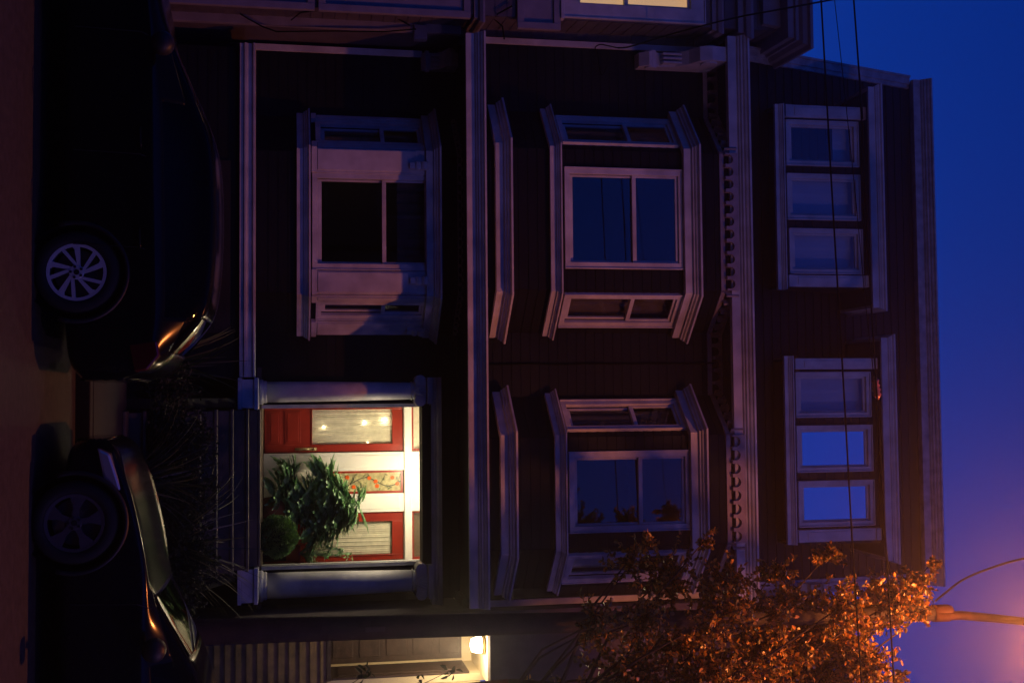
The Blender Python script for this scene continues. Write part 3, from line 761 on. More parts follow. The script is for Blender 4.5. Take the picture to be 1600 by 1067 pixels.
# recessed panels under the windows, with pale frames
for v0, v1, v2 in ((250, 492, 0), (498, 738, 0), (812, 880, 0)):
    m = MB(T); a, b_ = X(-110, YNb, 500) + 8.2, X(19 if v0 < 700 else 31, YNb, 500) + 8.2; za, zb = Z(v0, YNb), Z(v1, YNb)
    m.box(a, b_, 0.0, .03, za, zb); m.box(b_ - .09, b_, .03, .07, za, zb); m.box(a, b_ - .09, .03, .065, za, za + .09); m.box(a, b_ - .09, .03, .065, zb - .09, zb)
    m.build('panel', 'ntrim', ln, bevel=.004)
m = MB(); p0, p1 = W(45, 272, YN - .12), W(62, 725, YN - .12)
m.box(nx - .10, nx + .02, YN - .10, YN - .013, .3, Z(722, YN)); m.build('corner_board', 'ntrim', ln, bevel=.005)
def nmould(v0, v1, out, name):
    m = MB(); z0, z1 = Z(v0, YNb), Z(v1, YNb); h = z1 - z0
    m.sweep(nb + [(nx, YN)], [(0, z0), (out * .4, z0), (out * .45, z0 + h * .4), (out * .8, z0 + h * .5), (out, z0 + h * .8), (out, z1), (0, z1)]); m.build(name, 'ntrim', ln)
nmould(744, 760, .12, 'belt_moulding'); nmould(1120, 1136, .10, 'belt_moulding'); nmould(1160, 1180, .16, 'belt_moulding')
# deep bracketed eave turning round the bay
za_, zb_ = Z(1242, 14.7), Z(1283, 14.5); h = zb_ - za_
eb = [(-8.2, YNb), (X(30, YNb, 1200), YNb), (X(52, YN, 1200), YN)]
m = MB(); m.sweep(eb, [(0, za_ - .25), (.10, za_ - .25), (.14, za_ - .02), (.34, za_), (.34, za_ + h * .3), (.38, za_ + h * .34), (.38, za_ + h * .5), (.44, za_ + h * .6), (.46, za_ + h * .8), (.52, za_ + h * .86), (.52, zb_), (0, zb_ + .05)])
m.build('eave', 'ntrim', ln)
m = MB(); m.box(-8.2, nx, YN, 25, zn2, zb_ + .06); m.build('roof', 'roofing', ln)
# conduit box and loose cables on its wall
m = MB(); c = W(37, 662, YNb + .2); m.box(c.x - .10, c.x + .10, YN - .14, YN - .01, c.z - .09, c.z + .09); m.build('junction_box', 'ntrim', ln, bevel=.01)
m = MB(); m.tube([W(22, 375, 15.5), W(30, 388, 15.55), W(42, 410, 15.6), W(50, 432, 15.6), W(49, 520, 15.6), W(50, 600, 15.6), W(46, 650, 15.6)], .010, 6); m.build('loose_cable', 'wire', ln)
m = MB(); m.tube([W(40, 640, 15.6), W(18, 600, 15.3), W(10, 560, 15.2), W(20, 470, 15.3), W(32, 455, 15.6)], .009, 6); m.build('loose_cable', 'wire', ln)
m = MB(); m.tube([W(10, 800, 15.0), W(22, 778, 15.0), W(30, 772, 15.2), W(42, 785, 15.5), W(62, 788, 15.6)], .010, 6); m.build('loose_cable', 'wire', ln)
reparent_at(ln, (-6.5, YN, 0))

# brick party pier between the two houses
# ------------------------------------------------------------------ right neighbour
rn = empty('neighbour_house'); tag(rn, 'dark stucco house at the right edge with a lit entry above wooden steps', 'house')
YR = 15.45; rx0 = X(958, YR, 700)
ex0, ex1 = X(994, YR, 640), X(1150, YR, 640); ez0, ez1 = Z(516, YR), Z(762, YR); zrt = Z(1238, YR)
m = MB(); T = lambda s_, o_, z_: (s_, YR - o_, z_)
def flat(m, x0, x1, z0, z1, th=.06): m.box(x0, x1, YR, YR + th, z0, z1)
m.prism([(rx0, .0), (ex0, .0), (ex0, ez1), (ex1, ez1), (ex1, .0), (9.5, 0), (9.5, zrt), (rx0, zrt)], YR, YR + .2)
m.build('wall', 'rwall', rn)
m = MB(); m.box(rx0, rx0 + .1, YR + .21, 25, 0, zrt); m.build('side_wall', 'rwall', rn)
YE = 17.1; YF = YR + .85; ew = X(1036, YE, 640); ezf = Z(516, YF)
m = MB(); m.prism([(ex0 - .26, 0), (ex0 - .2, 0), (ex0 - .2, ez1 - .0), (ew, ez1 - .0), (ew, ez1 + .1), (ex0 - .26, ez1 + .1)], YR + .201, YE + .1)
m.build('entry_lining', 'cream', rn)
m = MB(); m.box(ex0 - .2, ew, YE, YE + .05, ezf, ez1); m.build('entry_back_wall', 'cream', rn)
m = MB(); m.box(ew, ew + .1, YF, YE + .1, 0, ez1 + .1); m.build('entry_side_wall', 'cream', rn)
d0, d1 = X(1000, YE, 620), X(1031, YE, 620); dzt = Z(717, YE)
m = MB(); m.box(ex0 - .19, d1, YE - .05, YE - .003, ezf + .01, dzt)
hh = (dzt - ezf) / 5
for k in range(5): m.box(ex0 - .10, d1 - .08, YE - .065, YE - .051, ezf + hh * k + .05, ezf + hh * (k + 1) - .04)
m.build('door', 'brown', rn, bevel=.006)
m = MB(); ys = YE - .80; m.box(ew - .03, ew - .002, ys, YE - .08, ezf + .01, dzt); m.box(ew - .045, ew - .031, ys + .1, YE - .2, ezf + .1, dzt - .12)
m.build('side_door', 'brown', rn, bevel=.004)
m = MB(); m.box(ex0 - .2, ew, YF - .03, YE, ezf - .05, ezf); m.build('entry_floor', 'step', rn)
m = MB(); T2 = lambda s_, o_, z_: (s_, YF - o_, z_); m.siding(T2, ex0 - .2, ex1 + .2, 0, ezf - .051, h=.14, lip=.022); m.build('board_skirt', 'board', rn)
m = MB(); m.box(ew + .11, ex1 + 1.2, YF, YF + .05, ezf - .05, ez1); m.build('landing_wall', 'cream', rn)
lp = W(1007, 744, YR + .42)
m = MB(); m.lathe([(.03, -.17), (.085, -.155), (.105, -.10), (.11, -.01), (.10, .0)], (lp.x, lp.y, ez1 - .03), 20)
M['rlamp'] = emit('lit frosted globe', (1, .82, .55), 14)
m.build('ceiling_light', 'rlamp', rn, smooth=True)
m = MB(); m.lathe([(.13, -.03), (.13, .0), (.10, .02)], (lp.x, lp.y, ez1 - .02), 20); m.build('light_base', 'bronze', rn, smooth=True)
ld = bpy.data.lights.new('entry_lamp', 'POINT'); ld.energy = 52; ld.color = (1, .74, .42); ld.shadow_soft_size = .09
lo = bpy.data.objects.new('entry_lamp', ld); COL.objects.link(lo); lo.location = (lp.x + .05, lp.y - .10, ez1 - .33); lo.parent = rn
m = MB(); m.sweep([(X(912, YR - .1, 1240), YR), (9.4, YR)], [(0, zrt), (.10, zrt), (.14, zrt + .08), (.22, zrt + .10), (.26, zrt + .22), (.30, zrt + .25), (.30, zrt + .29), (0, zrt + .29)]); m.build('cornice', 'trim_worn', rn)
m = MB(); m.box(rx0, 9.4, YR + .005, 25, zrt, zrt + .2); m.build('roof', 'roofing', rn)
reparent_at(rn, (5.5, YR, 0))

# houses across the street: they stand behind the photographer and are seen only as reflections
for i, (x0, x1, hgt, lab) in enumerate(((-13, -5, 8.2, 'plain stucco house across the street, reflected in the left windows'), (-4.8, 2.6, 9.4, 'tall plain house across the street facing the navy house'), (2.8, 10.5, 8.0, 'plain low house across the street, reflected in the right windows'))):
    oh = empty('opposite_house'); tag(oh, lab, 'house')
    m = MB(); m.box(x0, x1, -14, -6.5, 0, hgt); m.build('wall', 'rwall', oh)
    m = MB(); m.sweep([(x1 + .1, -6.5), (x0 - .1, -6.5)], [(0, hgt - .3), (.2, hgt - .3), (.35, hgt), (.35, hgt + .15), (0, hgt + .15)]); m.build('cornice', 'ntrim', oh)
    for k in range(3):
        for zz_ in (1.4, 4.8):
            T_, L_ = plane_T((x1, -6.5), (x0, -6.5)); a = .9 + k * (L_ - 2.6) / 2
            wq = MB(T_); wq.box(a, a + 1.0, .002, .05, zz_, zz_ + 1.8); wq.build('window_frame', 'ntrim', oh)
            wq = MB(T_); wq.box(a + .08, a + .92, .052, .056, zz_ + .08, zz_ + 1.72); wq.build('pane', 'car_glass', oh)
    reparent_at(oh, ((x0 + x1) / 2, -6.5, 0))

# ------------------------------------------------------------------ cars
def wheel_parts(car, c, r, rr, style):
    """c: hub on the outer face (x, y, z); y points away from the camera"""
    x, y, z = c
    t = MB(); t.lathe([(rr * .98, .0), (rr * 1.02, -.012), (r * .80, -.022), (r * .95, -.012), (r * .995, .02), (r, .06), (r, .16), (r * .97, .20), (rr, .21)], (x, y, z), 48, 'y', cap=False)
    w = t.build('wheel', 'rubber', car, smooth=True)
    m = MB(); m.lathe([(rr * .88, .02), (rr * .88, -.006), (rr * .985, -.010), (rr, .0), (rr * 1.0, .02), (rr * .94, .19)], (x, y, z), 48, 'y', cap=False)
    if style == 'swirl':
        for k in range(5):
            base = 2 * math.pi * k / 5 + .25
            for sgn, off in ((0, 0), (1, .42)):
                a0, a1 = base + off * .55, base + off + .50 - (0 if sgn else .12)
                p0 = (rr * .20, a0); p1 = (rr * .92, a1)
                def P(rad, an, o): return (x + rad * math.cos(an), y + o, z + rad * math.sin(an))
                w0, w1 = .022, .042 if sgn == 0 else .028
                q0 = Vector(P(*p0, -.004)); q1 = Vector(P(*p1, -.006)); d = (q1 - q0).normalized(); s_ = Vector((-d.z, 0, d.x))
                vs = [q0 - s_ * w0 * .5, q0 + s_ * w0 * .5, q1 + s_ * w1 * .5, q1 - s_ * w1 * .5]
                vs += [v + Vector((0, .03, 0)) for v in vs]
                m.add([tuple(v) for v in vs], [(0, 1, 2, 3), (7, 6, 5, 4), (0, 4, 5, 1), (1, 5, 6, 2), (2, 6, 7, 3), (3, 7, 4, 0)])
            # webs joining each pair at the rim
            a1 = base + .38; a2 = base + .92
            m.prism([(x + rr * .92 * math.cos(a1 - .10), z + rr * .92 * math.sin(a1 - .10)), (x + rr * .72 * math.cos(a1 + .02), z + rr * .72 * math.sin(a1 + .02)), (x + rr * .92 * math.cos(a1 + .20), z + rr * .92 * math.sin(a1 + .20))], y - .005, y + .02)
    else:
        for k in range(5):
            an = 2 * math.pi * k / 5 + .5
            def P(rad, a): return (x + rad * math.cos(a), z + rad * math.sin(a))
            m.prism([P(rr * .16, an - .8), P(rr * .5, an - .20), P(rr * .93, an - .30), P(rr * .93, an + .30), P(rr * .5, an + .20), P(rr * .16, an + .8)], y - .004, y + .025)
    m.lathe([(rr * .25, .02), (rr * .25, -.002), (rr * .22, -.008), (rr * .10, -.010), (rr * .10, -.002), (.002, -.002)], (x, y, z), 24, 'y', cap=False)
    rim = m.build('rim', 'alloy' if style == 'swirl' else 'alloy_dark', w)
    b = MB()
    for k in range(5):
        an = 2 * math.pi * k / 5 + .9
        b.lathe([(.011, .0), (.011, -.012), (.001, -.012)], (x + rr * .19 * math.cos(an), y - .004, z + rr * .19 * math.sin(an)), 8, 'y')
    b.lathe([(rr * .09, .0), (rr * .085, -.013), (.001, -.014)], (x, y - .003, z), 16, 'y')
    b.build('hub_cap', 'plastic', rim)
    bd = MB(); bd.lathe([(rr * .80, .09), (rr * .80, .11), (.01, .11)], (x, y, z), 32, 'y'); bd.build('brake_disc', 'alloy_dark', w, smooth=False)
    return w

def make_car(name, label, x0, L, st, wheels, paint, style, sil, tail=None, head=None, mirror=None, glass_st=(0, 0), pillars=()):
    """st: stations (x, z_low, z_belt, z_top, half_low, half_belt, half_top); x0 = front end, car faces -x; near side plane y = YC0"""
    YC0 = 9.58; HW = .875; YM = YC0 + HW
    car = empty(name); tag(car, label, 'car')
    m = MB(); R_ = []
    for (x, zl, zb, zt, hl, hb, ht) in st:
        R_.append([(-hl, zl), (-hb * .985, zl + .10), (-hb, zl + (zb - zl) * .55), (-hb * .99, zb - .05), (-hb * .965, zb), (-(hb * .3 + ht * .7), zb + (zt - zb) * .70), (-ht, zt - (zt - zb) * .08), (-ht * .72, zt), (0, zt + .012)])
    n = len(R_[0]); N = 2 * n - 1; vs = []; fs = []; mi = []
    for i, (s_, r) in enumerate(zip(st, R_)):
        full = r + [(-a, b) for a, b in r[-2::-1]]
        for a, b in full: vs.append((x0 + s_[0], YM + a, b))
    gs, ge = glass_st
    for i in range(len(st) - 1):
        for k in range(N):
            fs.append((i * N + k, (i + 1) * N + k, (i + 1) * N + (k + 1) % N, i * N + (k + 1) % N))
            kk = k if k < n - 1 else N - 2 - k
            g = 0
            if gs <= i < ge and kk in (4, 5) and i not in pillars: g = 1        # side glass
            if i in sil and kk in (5, 6, 7) and k != N - 1: g = 1              # windscreen and rear glass
            if k == N - 1: g = 2
            mi.append(g)
    fs.append(tuple(range(N))[::-1]); mi.append(0); fs.append(tuple((len(st) - 1) * N + k for k in range(N))); mi.append(0)
    me = bpy.data.meshes.new('tmp'); me.from_pydata(vs, [], fs); me.update()
    for q in range(3): me.materials.append(None)
    for p, g in zip(me.polygons, mi): p.material_index = g
    ob = bpy.data.objects.new('tmp', me); COL.objects.link(ob)
    su = ob.modifiers.new('s', 'SUBSURF'); su.levels = 3; su.render_levels = 3
    dg = bpy.context.evaluated_depsgraph_get(); ev = ob.evaluated_get(dg).to_mesh()
    V = [tuple(v.co) for v in ev.vertices]; groups = {0: [], 1: [], 2: []}
    for p in ev.polygons:
        c = p.center; cut = False
        if c.z < .72:
            for wx, wz, wr in wheels:
                if math.hypot(c.x - (x0 + wx), c.z - wz) < wr + .055 and abs(c.y - YM) > .45: cut = True
        if not cut: groups[p.material_index].append(list(p.vertices))
    ob.evaluated_get(dg).to_mesh_clear(); bpy.data.objects.remove(ob)
    def sub(faces, nm, mt, parent, thick=0):
        used = {}; v2 = []; f2 = []
        for f in faces:
            for i in f:
                if i not in used: used[i] = len(v2); v2.append(V[i])
            f2.append([used[i] for i in f])
        q = MB(); q.add(v2, f2); o = q.build(nm, mt, parent, smooth=True)
        if thick: s = o.modifiers.new('t', 'SOLIDIFY'); s.thickness = thick; s.offset = -1
        return o
    body = sub(groups[0], 'body', paint, car, .012)
    sub(groups[1], 'window_glass', 'car_glass', car)
    sub(groups[2], 'floor_pan', 'plastic', car)
    for wx, wz, wr in wheels:
        for near in (1, 0):
            y = YC0 + .028 if near else YC0 + 2 * HW - .23
            wheel_parts(car, (x0 + wx, y, wz), wr, wr * .70, style)
            yy = YC0 + .004 if near else YC0 + 2 * HW - .004
            a = MB(); a.tube([(x0 + wx + (wr + .062) * math.cos(t), yy + (.012 if near else -.012), wz + (wr + .062) * math.sin(t)) for t in [(-.35 + (math.pi + .7) * k / 28) for k in range(29)]], .020, 8)
            a.build('wheel_arch', 'plastic', car, smooth=True)
            a = MB(); y0_ = YC0 + .03 if near else YC0 + 2 * HW - .4
            a.lathe([(wr + .06, .0), (wr + .06, .37), (.02, .37)], (x0 + wx, y0_, wz), 28, 'y', cap=False); a.build('wheel_well', 'plastic', car, smooth=True)
    # cabin: seats and steering wheel, dark behind the glass
    for sx in (wheels[0][0] + 1.15, wheels[1][0] - .35):
        for sy in (-.38, .38):
            m = MB()
            m.box(x0 + sx - .25, x0 + sx + .25, YM + sy - .25, YM + sy + .25, .35, .58)
            m.prism([(x0 + sx + .18, .55), (x0 + sx + .34, .55), (x0 + sx + .46, 1.08), (x0 + sx + .36, 1.10)], YM + sy - .24, YM + sy + .24)
            m.prism([(x0 + sx + .38, 1.11), (x0 + sx + .46, 1.11), (x0 + sx + .48, 1.24), (x0 + sx + .41, 1.24)], YM + sy - .12, YM + sy + .12)
            m.build('seat', 'dark', car, bevel=.02)
    # door seams, handles, sill strip
    s0 = wheels[0][0] + .62
    for sx in (s0, s0 + .98, s0 + 1.72):
        q = MB(); q.tube([(x0 + sx, YC0 + .004, .30), (x0 + sx + .01, YC0 - .001, .55), (x0 + sx + .02, YC0 + .002, .80), (x0 + sx + .06, YC0 + .03, .90)], .004, 5); q.build('door_seam', 'plastic', car)
    for sx in (s0 + .78, s0 + 1.58):
        q = MB(); q.tube([(x0 + sx, YC0 + .01, .80), (x0 + sx + .03, YC0 - .03, .80), (x0 + sx + .15, YC0 - .03, .805), (x0 + sx + .18, YC0 + .01, .805)], .011, 8); q.build('door_handle', paint, car, smooth=True)
    if mirror:
        mx, mz = mirror
        q = MB(); q.tube([(x0 + mx + .02, YC0 + .06, mz - .04), (x0 + mx, YC0 - .04, mz)], .025, 8)
        q.lathe([(.01, -.10), (.07, -.09), (.09, -.04), (.09, .03), (.075, .06), (.01, .065)], (x0 + mx + .02, YC0 - .12, mz + .02), 16, 'y'); q.build('mirror', 'plastic', car, smooth=True)
    if tail:
        for sy in (0, 1):
            q = MB(); Yf = lambda o_: YC0 + o_ if not sy else YC0 + 2 * HW - o_
            q.prism(tail, min(Yf(.03), Yf(.22)), max(Yf(.03), Yf(.22))) if False else None
            pts = [(x0 + a, b) for a, b in tail]; ys = sorted((Yf(.035), Yf(.26))); q.prism(pts, ys[0], ys[1]); q.build('tail_light', 'taillens', car, bevel=.015)
    if head:
        for sy in (0, 1):
            q = MB(); Yf = lambda o_: YC0 + o_ if not sy else YC0 + 2 * HW - o_
            pts = [(x0 + a, b) for a, b in head]; ys = sorted((Yf(.05), Yf(.34))); q.prism(pts, ys[0], ys[1]); q.build('headlight', 'lens', car, bevel=.02)
    reparent_at(car, (x0 + L / 2, YM, 0))
    return car, x0, YC0, YM

hatch = [(.00, .30, .50, .56, .50, .62, .55), (.06, .20, .62, .68, .68, .76, .66), (.35, .18, .74, .80, .76, .84, .70), (.80, .17, .84, .90, .80, .87, .70),
         (1.20, .17, .89, .96, .82, .875, .70), (1.42, .17, .92, 1.02, .82, .875, .66), (2.05, .17, .93, 1.30, .82, .875, .60), (2.30, .17, .93, 1.375, .82, .875, .58),
         (2.95, .17, .94, 1.39, .82, .875, .57), (3.45, .17, .95, 1.355, .82, .875, .56), (3.70, .18, .96, 1.31, .81, .86, .55), (4.02, .20, .93, 1.02, .79, .83, .55), (4.14, .24, .84, .93, .74, .78, .58), (4.20, .32, .66, .74, .62, .68, .50)]
rearx = X(592, 9.75, 200); L_ = 4.20; x0 = rearx - L_
wxr = X(424, 9.55, 115) - x0
make_car('parked_car', 'black hatchback parked at the kerb with bright swirl spoke wheel', x0, L_, hatch, [(wxr - 2.56, .325, .325), (wxr, .325, .325)], 'paint_black', 'swirl', (5, 10),
         tail=[(3.93, .72), (4.15, .76), (4.13, .86), (4.02, .95), (3.90, .93)], mirror=(1.55, .96), glass_st=(6, 10), pillars=(), head=[(.06, .50), (.10, .60), (.40, .72), (.36, .60)])
sedan = [(.00, .28, .46, .52, .50, .60, .52), (.05, .20, .56, .62, .66, .74, .64), (.30, .18, .72, .70, .76, .83, .66), (.70, .17, .82, .795, .80, .87, .66),
         (1.00, .17, .875, .845, .82, .875, .66), (1.18, .17, .885, .885, .82, .875, .66), (1.80, .17, .86, 1.20, .82, .875, .60), (2.15, .17, .88, 1.36, .82, .875, .57),
         (2.9, .17, .90, 1.40, .82, .875, .56), (3.4, .17, .91, 1.35, .82, .875, .55), (3.95, .18, .92, 1.05, .81, .86, .56), (4.25, .20, .90, .99, .79, .83, .64), (4.45, .24, .84, .92, .74, .80, .62), (4.52, .34, .62, .70, .60, .70, .52)]
frx = X(688, 9.75, 160); wxf = X(818, 9.55, 115) - frx
make_car('parked_car', 'dark blue sedan at the right with a low bonnet and dull five spoke wheel', frx, 4.52, sedan, [(wxf, .325, .325), (wxf + 2.68, .325, .325)], 'paint_blue', 'five', (5, 9),
         tail=[(4.20, .70), (4.45, .72), (4.42, .86), (4.22, .88)], mirror=(1.58, .92), glass_st=(6, 10), head=[(.05, .48), (.10, .58), (.42, .68), (.34, .54)])

# ------------------------------------------------------------------ pole, lamp, wires
YP = 11.95
pole = empty('utility_pole'); tag(pole, 'wooden utility pole beside the street tree carrying an orange street lamp on an arm', 'utility pole')
pb, pt_ = W(982, 500, YP), W(957, 1484, YP); d = (pt_ - pb); pbase = pb - d * ((pb.z) / d.z)
m = MB(); m.tube([tuple(pbase + d * (k / 10) * (1 + pb.z / d.z)) for k in range(11)], [.135 - .055 * k / 10 for k in range(11)], 20); m.build('pole', 'wood', pole, smooth=True)
m = MB(); m.tube([tuple(pt_ - d * .030), tuple(pt_ - d * .003), tuple(pt_ + d * .002)], [.094, .094, .08], 20); m.build('collar', 'lamplit_steel', pole, smooth=True)
LAMP = W(1015, 1700, 10.5)
arm = [pt_ - d * .03 + Vector((.02, -.06, 0)), pt_ + Vector((.02, -.06, .1)), W(966, 1560, 11.6), W(973, 1625, 11.3), W(985, 1672, 10.95), LAMP + Vector((-.02, .30, .06))]
m = MB(); m.tube([tuple(p) for p in arm], [.052, .05, .045, .042, .038, .036], 12); m.build('lamp_arm', 'lamplit_steel', pole, smooth=True)
m = MB()
for k, (w_, h_) in enumerate(((.05, .05), (.11, .08), (.15, .10), (.15, .10), (.10, .06))): pass
m.lathe([(.02, -.34), (.07, -.30), (.12, -.15), (.145, .05), (.13, .22), (.05, .32)], (LAMP.x, LAMP.y, LAMP.z + .07), 16, 'y', T=lambda x, y, z: (x, y, LAMP.z + .07 + (z - LAMP.z - .07) * .55)); m.build('lamp_head', 'lamplit_steel', pole, smooth=True)
M['sodium'] = emit('sodium lamp lens', (1, .36, .12), 60)
m = MB(); m.lathe([(.11, .01), (.105, -.04), (.06, -.09), (.005, -.10)], (LAMP.x, LAMP.y - .03, LAMP.z + .01), 16); m.build('lamp_lens', 'sodium', pole, smooth=True)
ld = bpy.data.lights.new('street_lamp', 'SPOT'); ld.energy = STREET; ld.color = STREETC; ld.shadow_soft_size = .09; ld.spot_size = R(166); ld.spot_blend = .65
lo = bpy.data.objects.new('street_lamp', ld); COL.objects.link(lo); lo.location = LAMP + Vector((0, -.03, -.16)); lo.parent = pole
# its twin across the road, out of frame to the right, is what lights the house front
p2 = empty('street_lamp'); tag(p2, 'steel street lamp across the road, out of view to the right', 'street lamp')
LB = Vector((11.0, 3.0, 9.7)); pb2 = Vector((11.3, -1.2, 0))
m = MB(); m.tube([tuple(pb2), tuple(pb2 + Vector((0, 0, .4))), tuple(pb2 + Vector((0, 0, 5))), tuple(pb2 + Vector((0, 0, 9)))], [.12, .10, .08, .06], 14); m.build('pole', 'steel', p2, smooth=True)
m = MB(); m.tube([tuple(pb2 + Vector((0, 0, 8.9))), tuple(pb2 + Vector((0, .9, 9.5))), tuple(LB + Vector((0, -1.2, .15))), tuple(LB + Vector((0, -.3, .1)))], .04, 10); m.build('lamp_arm', 'steel', p2, smooth=True)
m = MB(); m.lathe([(.02, -.34), (.07, -.30), (.12, -.15), (.145, .05), (.13, .22), (.05, .32)], (LB.x, LB.y, LB.z + .08), 16, 'y', T=lambda x, y, z: (x, y, LB.z + .08 + (z - LB.z - .08) * .5)); m.build('lamp_head', 'steel', p2, smooth=True)
m = MB(); m.lathe([(.11, .0), (.10, -.05), (.005, -.08)], tuple(LB), 16); m.build('lamp_lens', 'sodium', p2, smooth=True)
ld = bpy.data.lights.new('street_lamp', 'POINT'); ld.energy = STREET2; ld.color = STREETC2; ld.shadow_soft_size = .12
lo = bpy.data.objects.new('street_lamp', ld); COL.objects.link(lo); lo.location = LB + Vector((0, 0, -.22)); lo.parent = p2
reparent_at(p2, tuple(pb2))
c = W(979, 585, YP); m = MB(); m.box(c.x - .025, c.x + .025, c.y - .126, c.y - .118, c.z - .10, c.z + .10)
m.build('number_tag', 'dark', pole, bevel=.003)
reparent_at(pole, tuple(pbase))
m = MB()
def wire(pts, r, label, name='overhead_wire', grp=None, seg=5):
    m = MB(); P = [Vector(p) for p in pts]; out = []
    for i in range(len(P) - 1):        # Catmull-Rom
        p0, p1, p2, p3 = P[max(i - 1, 0)], P[i], P[i + 1], P[min(i + 2, len(P) - 1)]
        for k in range(8):
            t = k / 8; out.append(.5 * ((2 * p1) + (p2 - p0) * t + (2 * p0 - 5 * p1 + 4 * p2 - p3) * t * t + (3 * p1 - p0 - 3 * p2 + p3) * t ** 3))
    out.append(P[-1]); m.tube([tuple(p) for p in out], r, seg)
    o = m.build(name, 'wire', None, smooth=True); tag(o, label, 'wire', grp); return o
YWR = 10.9
def ext(p, q, L=14): d = (p - q).normalized(); return p + d * L
a = [W(0, 1283, YWR), W(300, 1300, YWR), W(600, 1318, YWR), W(850, 1332, YWR), W(1067, 1346, YWR)]
wire([ext(a[0], a[1])] + a + [ext(a[-1], a[-2])], .0095, 'lower black overhead wire crossing the attic windows', grp='overhead wires')
a = [W(0, 1334, YWR), W(124, 1343, YWR), W(400, 1357, YWR), W(615, 1370, YWR), W(1067, 1397, YWR)]
wire([ext(a[0], a[1])] + a + [ext(a[-1], a[-2])], .0095, 'upper black overhead wire crossing the dormer hoods', grp='overhead wires')
a = [W(0, 1304, YWR + .5), W(100, 1315, YWR + .5), W(300, 1336, YWR + .5), W(480, 1353, YWR + .5), W(590, 1366, YWR + .5)]
wire([ext(a[0], a[1])] + a, .0045, 'thin guy wire ending at a brown insulator above the right dormer', grp='overhead wires')
a = [W(622, 1372, YWR + .5), W(700, 1379, YWR + .5), W(900, 1392, YWR + .6), W(957, 1450, YP - .1)]
wire(a, .0055, 'thin guy wire running from the brown insulator to the pole', grp='overhead wires')
m = MB(); p, q = W(588, 1366, YWR + .5), W(624, 1372, YWR + .5); dd = q - p
m.tube([tuple(p + dd * t) for t in (0, .12, .2, .3, .42, .5, .58, .7, .8, .88, 1)], [.012, .03, .045, .03, .045, .03, .045, .03, .045, .03, .012], 14)
tag(m.build('insulator', 'ceramic', None, smooth=True), 'brown glazed insulator strung in the thin wire before the right dormer', 'insulator')
wire([W(938, 1462, YP - .1), W(925, 1478, 11.6), W(905, 1505, 11.3), W(888, 1545, 11), W(872, 1600, 10.6), W(850, 1720, 10)], .012, 'twisted cable curving up into the sky from the pole top')
a = [W(75, 965, D2 - .2), W(73, 985, 15.3), W(52, 1055, 14.6), W(28, 1150, 13.8), W(6, 1268, 12.6)]
wire(a + [ext(a[-1], a[-2], 6)], .011, 'black service cable rising left from the upper floor corner of the navy house')
wire([W(76, 968, D2 - .12), W(72, 950, D2 - .12), W(70, 938, D2 - .10), W(75, 930, D2 - .10), W(86, 934, D2 - .08), W(100, 936, D2 - .10), W(112, 938, D2 - .10), W(117, 941, D2 - .10), W(112, 945, D2 - .1), W(104, 948, D2 - .08)], .009, 'looped cable drip hanging on the navy wall at the upper left corner')

# ------------------------------------------------------------------ foliage
def leaf(m, p, d, up, L, w, fold=.25):
    d = d.normalized(); s_ = d.cross(up)
    s_ = s_.normalized() if s_.length > 1e-3 else d.orthogonal().normalized()
    n = s_.cross(d)
    pts = [p, p + d * L * .35 + s_ * w * .5 + n * w * fold, p + d * L * .72 + s_ * w * .38 + n * w * fold * .6, p + d * L, p + d * L * .72 - s_ * w * .38 + n * w * fold * .6, p + d * L * .35 - s_ * w * .5 + n * w * fold, p + d * L * .5]
    m.add([tuple(q) for q in pts], [(0, 6, 1), (1, 6, 2), (2, 6, 3), (0, 5, 6), (5, 4, 6), (4, 3, 6)])
def rdir(rng, up=.0): 
    while True:
        v = Vector((rng.uniform(-1, 1), rng.uniform(-1, 1), rng.uniform(-1, 1)))
        if .05 < v.length < 1: v.normalize(); v.z += up; return v.normalized()
M['leaf_tree'] = leafmat('autumn street tree leaves', [(.05, .055, .014), (.14, .11, .025), (.30, .20, .04), (.75, .36, .06), (.10, .08, .02)], .25, .35)
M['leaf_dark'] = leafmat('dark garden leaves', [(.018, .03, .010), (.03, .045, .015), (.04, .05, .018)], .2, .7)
M['leaf_fern'] = leafmat('philodendron leaves', [(.16, .38, .13), (.30, .54, .24), (.45, .66, .45), (.18, .34, .15)], .30, .42)
M['leaf_box'] = leafmat('boxwood leaves', [(.07, .17, .03), (.12, .25, .05), (.16, .32, .07)], .2)
M['leaf_straw'] = leafmat('dry strap leaves', [(.05, .06, .025), (.12, .11, .05), (.26, .22, .11)], .2)
rng = random.Random(11)
tree = empty('street_tree'); tag(tree, 'street tree with small autumn leaves lit orange by the lamp at the right edge', 'tree')
YTR = 12.15; tb = Vector((X(1125, YTR, 300), YTR + .1, 0))
fork = Vector((tb.x - .15, YTR, 4.2))
m = MB(); m.tube([tuple(tb), tuple(tb + Vector((.02, 0, 1.2))), tuple(tb + Vector((-.03, 0, 2.6))), tuple(fork)], [.15, .12, .105, .09], 12); 
br = m; tw = MB(); lv = MB()
